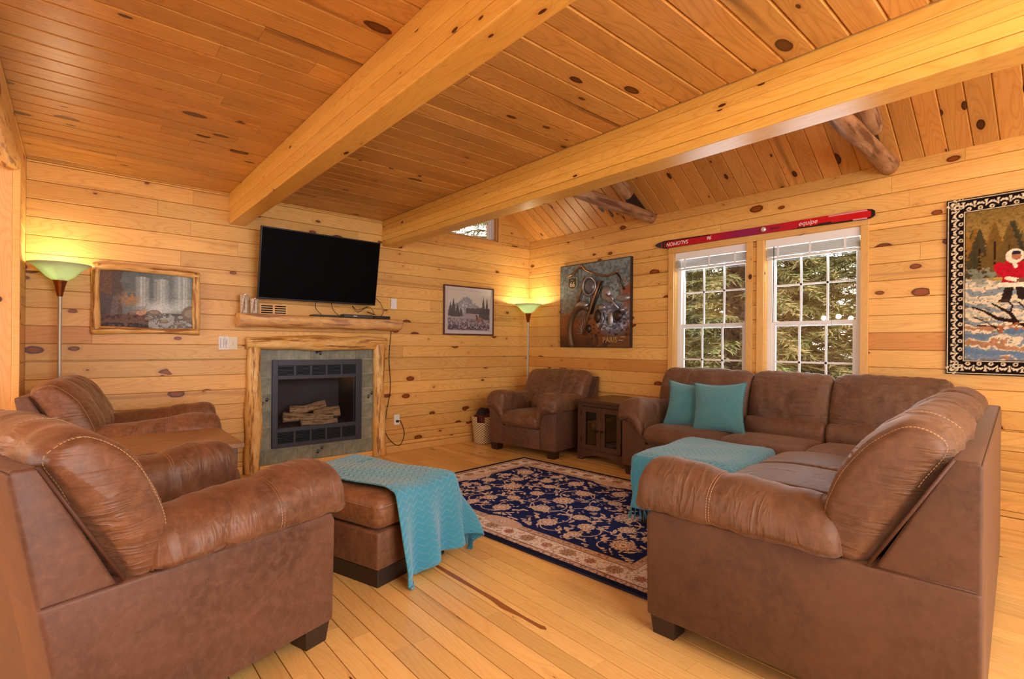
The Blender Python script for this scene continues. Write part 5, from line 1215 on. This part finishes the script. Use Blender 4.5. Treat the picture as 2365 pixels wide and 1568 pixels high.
# throw pillows
def pillow(label, loc, rot, s, seed):
    t = thing('throw_pillow', label, 'pillow', loc); t.rotation_euler = rot; n = 40; v = []; uv = []; f = []
    for sd in (1, -1):
        for i in range(n+1):
            for j in range(n+1):
                a, b = 2*i/n-1, 2*j/n-1; k = (1-a*a)**.5*(1-b*b)**.5 if abs(a) < 1 and abs(b) < 1 else 0
                pin = 1-.07*(1-abs(a)**2)*(abs(b) > 0)*(b*b) if 1 else 1
                x = a*s/2*(1-.09*(1-b*b)*(a*a)+.04*a*a*b*b); z = b*s/2*(1-.09*(1-a*a)*(b*b)+.04*a*a*b*b)
                y = sd*(.088*k**.7+.006*noise.noise(Vector((a*2+seed, b*2, sd)))*(1 if k else 0)); v.append((x, y, z+s/2)); uv.append((x, z))
    m_ = (n+1)**2
    for q in range(2):
        for i in range(n):
            for j in range(n):
                c = (q*m_+i*(n+1)+j, q*m_+(i+1)*(n+1)+j, q*m_+(i+1)*(n+1)+j+1, q*m_+i*(n+1)+j+1); f.append(c if q else c[::-1])
    me = bpy.data.meshes.new('cover'); me.from_pydata(v, [], f); l = me.uv_layers.new(name='UVMap')
    for lp in me.loops: l.data[lp.index].uv = uv[lp.vertex_index]
    me.polygons.foreach_set('use_smooth', [True]*len(f)); me.materials.append(M['pillow']); o_ = bpy.data.objects.new('cover', me); C.objects.link(o_); o_.parent = t
    e = [Vector((v[i][0], 0, v[i][2])) for i in [k*(n+1) for k in range(n+1)]+[n*(n+1)+k for k in range(n+1)]+[k*(n+1)+n for k in range(n, -1, -1)]+[k for k in range(n, -1, -1)]]
    MB().tube([p for p in e], .005, 6).obj('edge_cord', M['fringe'], t, True); return t
pillow('teal textured throw pillow nearer the sofa arm', (4.19, 2.43, .480), (R(-16), R(4), R(-72)), .40, 3)
pillow('teal textured throw pillow leaning in front, second from the sofa arm', (4.12, 2.10, .480), (R(-15), R(-3), R(-80)), .42, 8)

# ------------------------------------------------------------ cabinets
def cabinet(label, loc, rot, doors=True):
    t = thing('side_cabinet', label, 'cabinet', loc, rot); W_, D_, H_ = .63, .62, .64   # front faces -y, origin front left
    MB().bbox(-.025, W_+.025, -.03, D_+.02, H_-.028, H_, .004).obj('top', M['cabtop' if not doors else 'cab'], t)
    for x in (0, W_-.055):
        for y in (0, D_-.055): MB().bbox(x, x+.055, y, y+.055, 0, H_-.028, .003).obj('leg', M['cab'], t)
    for x in (.004, W_-.022): MB().box(x, x+.018, .05, D_-.05, .09, H_-.03).obj('side_panel', M['cab'], t)
    MB().box(.05, W_-.05, D_-.03, D_-.012, .09, H_-.03).obj('back_panel', M['cab'], t); MB().box(.02, W_-.02, .03, D_-.03, .10, .118).obj('bottom_shelf', M['cab'], t); MB().box(.02, W_-.02, .08, D_-.03, .32, .334).obj('middle_shelf', M['cab'], t)
    MB().bbox(.055, W_-.055, .004, .03, H_-.07, H_-.03, .002).obj('top_rail', M['cab'], t)
    n = 14; pts = [(.055, .10), (W_-.055, .10), (W_-.055, .02)]
    for k in range(n+1):
        a = k/n; x = W_-.055-(W_-.11)*a; pts.append((x, .02+.045*math.sin(PI*a)**.6))
    MB().prism([(x, z) for x, z in [(.055, .118), (W_-.055, .118)]+[(W_-.055-(W_-.11)*k/n, .015+.058*math.sin(PI*k/n)**.7) for k in range(n+1)]], 'y', .004, .026).obj('apron', M['cab'], t)
    for s_ in (0, 1):
        x0 = .058+s_*(W_-.116)/2; x1 = x0+(W_-.116)/2-.003; d = MB(); z0, z1 = .122, H_-.073; r_ = .052
        d.bbox(x0, x0+r_, -.006, .016, z0, z1, .002).bbox(x1-r_, x1, -.006, .016, z0, z1, .002).bbox(x0, x1, -.0055, .0155, z1-r_, z1, .002).bbox(x0, x1, -.0055, .0155, z0, z0+r_, .002)
        dr = d.obj('door', M['cab'], t); MB().box(x0+r_-.004, x1-r_+.004, .004, .007, z0+r_-.004, z1-r_+.004).obj('door_glass', M['cabglass'], dr)
        k = MB().lathe([(.0001, .03), (.010, .029), (.014, .022), (.010, .012), (.006, 0)], 14).obj('knob', M['knob'], dr, True); k.location = (x1-r_/2 if s_ == 0 else x0+r_/2, -.006, .33+.0); k.rotation_euler = (PI/2, 0, 0)
        for z in (z0+.07, z1-.09): MB().box((x0-.006 if s_ == 0 else x1-.002), (x0+.002 if s_ == 0 else x1+.006), -.008, -.002, z, z+.045).obj('hinge', M['knob'], dr)
    MB().box(.05, W_-.05, .03, D_-.03, H_-.034, H_-.030).obj('inner_lining', M['dark'], t)
    return t
cabinet('weathered brown two-door cabinet between the far armchair and the sofa', (4.07, 3.63, 0), R(-90))
cabinet('wooden side cabinet between the two left armchairs', (.705, 3.79, 0), R(90) if 0 else R(-90+0), False)
c2 = bpy.data.objects['side_cabinet.001']; c2.rotation_euler = (0, 0, R(90)); c2.location = (.70, 3.175, 0)
# items behind the glass
for i, (y, lab) in enumerate(((3.50, 'small game box with dice behind the left cabinet door'), (3.44, 'second small game box behind the left cabinet door'))):
    tag(MB().bbox(4.17, 4.24, y-.022, y+.022, .3355, .385, .003).obj('game_box', plain('game_box', srgb(150, 128, 112), .6)), lab, 'box')
for j in range(2):
    g = thing('drinking_glass', ('clear glass on the middle shelf behind the right cabinet door', 'clear glass on the bottom shelf behind the right cabinet door')[j], 'glass', (4.22, 3.14+.04*j, (.335, .119)[j]))
    MB().lathe([(.0001, 0), (.028, 0), (.033, .10), (.031, .10), (.026, .004), (.0001, .004)], 16).obj('tumbler', M['glass'], g, True)

# basket -------------------------------------------------------------
def basket():
    t = thing('wicker_basket', 'woven basket holding a dark blanket beside the corner armchair', 'basket', (3.83, 4.955, 0)); n, mz = 64, 24; H_ = .33; v = []; uv = []; f = []
    for i in range(mz+1):
        z = H_*i/mz; r_ = .118+.035*z/H_
        for k in range(n+1): a = 2*PI*k/n; v.append((r_*math.cos(a), r_*math.sin(a), z)); uv.append((k/n, i/mz))
    for i in range(mz):
        for k in range(n):
            a = math.degrees(2*PI*(k+.5)/n); da = min(abs(a-218), abs(a-38))
            if da < 20 and .78 <= (i+.5)/mz <= .92+.2*(abs(a-218) < 20): continue
            f.append((i*(n+1)+k, i*(n+1)+k+1, (i+1)*(n+1)+k+1, (i+1)*(n+1)+k))
    me = bpy.data.meshes.new('woven_wall'); me.from_pydata(v, [], f); l = me.uv_layers.new(name='UVMap')
    for lp in me.loops: l.data[lp.index].uv = uv[lp.vertex_index]
    me.polygons.foreach_set('use_smooth', [True]*len(f)); me.materials.append(M['wicker']); o_ = bpy.data.objects.new('woven_wall', me); C.objects.link(o_); o_.parent = t; so = o_.modifiers.new('s', 'SOLIDIFY'); so.thickness = .008
    MB().lathe([(.0001, .002), (.117, .002), (.117, .01), (.0001, .01)], 32).obj('bottom', M['wicker'], t)
    b = thing('folded_blanket', 'dark red folded blanket stuffed in the woven basket', 'blanket', (3.83, 4.955, .012)); m_ = puff([(-.10, .1), (-.115, .25), (-.08, .33), (0, .36), (.08, .34), (.115, .25), (.10, .1), (.07, .02), (-.07, .02)], -.09, .09, .05, 'x', wr=.03, seed=4, nw=14)
    finish(m_, 'wool_fold', plain('oxblood_wool', srgb(88, 34, 26), .9), b); m_ = puff([(-.07, .30), (-.03, .40), (.04, .41), (.09, .33), (.04, .28)], -.07, .08, .04, 'x', wr=.02, seed=9, nw=12); finish(m_, 'dark_fold', plain('dark_wool', srgb(40, 30, 40), .9), b)
basket()

# ------------------------------------------------------------ outside: spruces and ground
gr = struct(MB().box(XW+.3, 40, -25, 30, -1.2, -1.0).box(-10, 40, YW+.4, 30, -1.2, -1.0).obj('ground', M['ground']))
def spruce(label, x, y, h, r, seed, dens=1.0):
    t = thing('spruce_tree', label, 'tree', (x, y, -1.0)); rs = np.random.RandomState(seed)
    MB().tube([(0, 0, 0), (.03, 0, h*.5), (0, 0, h)], [r*.10+.06, r*.07+.03, .015], 12).obj('trunk', M['bark'], t, True)
    nb = int(150*dens*h/9); V = []; F = []
    bmB = MB()
    for i in range(nb):
        z = .3+(h-.5)*(i/nb)**.92; L = r*(1-(z/h))**.75+.15; a = i*2.399+rs.uniform(-.3, .3); dr = rs.uniform(.12, .4)
        d = np.array([math.cos(a), math.sin(a), 0]); P_ = []
        for k in range(7): s_ = k/6; P_.append(np.array([0, 0, z])+d*L*s_+np.array([0, 0, .22*L*s_-(.22+dr)*L*s_*s_]))
        bmB.tube([tuple(p) for p in P_[::2]], [.014, .009, .006, .003], 4)
        nt2 = int(46*L/1.3)+8; side = np.array([-d[1], d[0], 0])
        for k in range(nt2):
            s_ = rs.uniform(.12, 1); j = min(int(s_*6), 5); p = P_[j]+(P_[j+1]-P_[j])*(s_*6-j); tl = (.16+.30*(1-s_))*rs.uniform(.6, 1.1)*min(1, L); sg = rs.choice([-1, 1])
            dir_ = side*sg*rs.uniform(.5, 1)+d*rs.uniform(.3, .9)+np.array([0, 0, rs.uniform(-.55, .1)]); dir_ /= np.linalg.norm(dir_); up_ = np.cross(dir_, side*sg+np.array([0, 0, 1.])*rs.uniform(-1, 1)); up_ /= np.linalg.norm(up_)+1e-6
            for q in range(3):
                aa = p+dir_*tl*q/3; nd = dir_*.7+up_*(1 if q % 2 else -1)*.7+rs.uniform(-.25, .25, 3); e = aa+nd*.075; w_ = np.cross(nd, dir_); w_ = w_/(np.linalg.norm(w_)+1e-6)*.013; b0 = len(V); V += [aa-w_, aa+w_, e]; F.append((b0, b0+1, b0+2))
            b0 = len(V); w_ = up_*.013; e = p+dir_*tl; V += [p-w_, p+w_, e]; F.append((b0, b0+1, b0+2))
    bmB.obj('branches', M['bark'], t, kind='stuff')
    me = bpy.data.meshes.new('needles'); V = np.array(V); me.vertices.add(len(V)); me.vertices.foreach_set('co', V.ravel()); F = np.array(F, np.int32); me.loops.add(F.size); me.loops.foreach_set('vertex_index', F.ravel()); me.polygons.add(len(F)); me.polygons.foreach_set('loop_start', np.arange(0, F.size, 3).astype(np.int32)); me.polygons.foreach_set('loop_total', np.full(len(F), 3, np.int32)); me.update(calc_edges=True); me.materials.append(M['needles'])
    o_ = bpy.data.objects.new('needles', me); C.objects.link(o_); o_.parent = t; o_['kind'] = 'stuff'
for i, (x, y, h, r_, lab) in enumerate(((7.9, 3.7, 8, 2.3, 'nearest spruce outside the left window'), (8.9, 1.9, 9, 2.4, 'spruce outside, straight behind the middle casing'), (8.3, 5.9, 9, 2.4, 'spruce outside at the left edge of the left window'), (10.8, 3.9, 10, 2.6, 'spruce farther back behind the left window'), (11.2, .8, 10, 2.4, 'spruce outside at the right edge of the right window'), (11.5, 6.6, 11, 2.8, 'farthest spruce beyond the left window'), (7.9, 9.9, 10, 2.4, 'spruce seen through the small gable window'), (14.5, 2.6, 12, 3.0, 'tall spruce in the back row behind the right window'), (14.0, 6.0, 12, 3.0, 'tall spruce in the back row behind the left window'))):
    spruce(lab, x, y, h, r_, i+3, 1.25)

for cat, g in (('armchair', 'brown leather armchairs'), ('sofa', 'sections of the sectional sofa'), ('ottoman', 'leather ottomans'), ('throw blanket', 'turquoise knit throws'), ('pillow', 'teal throw pillows'), ('cabinet', 'wooden side cabinets'), ('floor lamp', 'torchiere floor lamps'), ('beam', 'pine ceiling beams'), ('truss', 'log roof trusses'), ('blind', 'raised window blinds'), ('candle holder', 'birch candle holders on the mantel'), ('tree', 'spruces outside the windows')):
    for o_ in C.objects:
        if o_.get('category') == cat: o_['group'] = g
print('TRIS', sum(sum(len(p.vertices)-2 for p in o_.data.polygons) for o_ in C.objects if o_.type == 'MESH'), 'OBJ', len(C.objects))
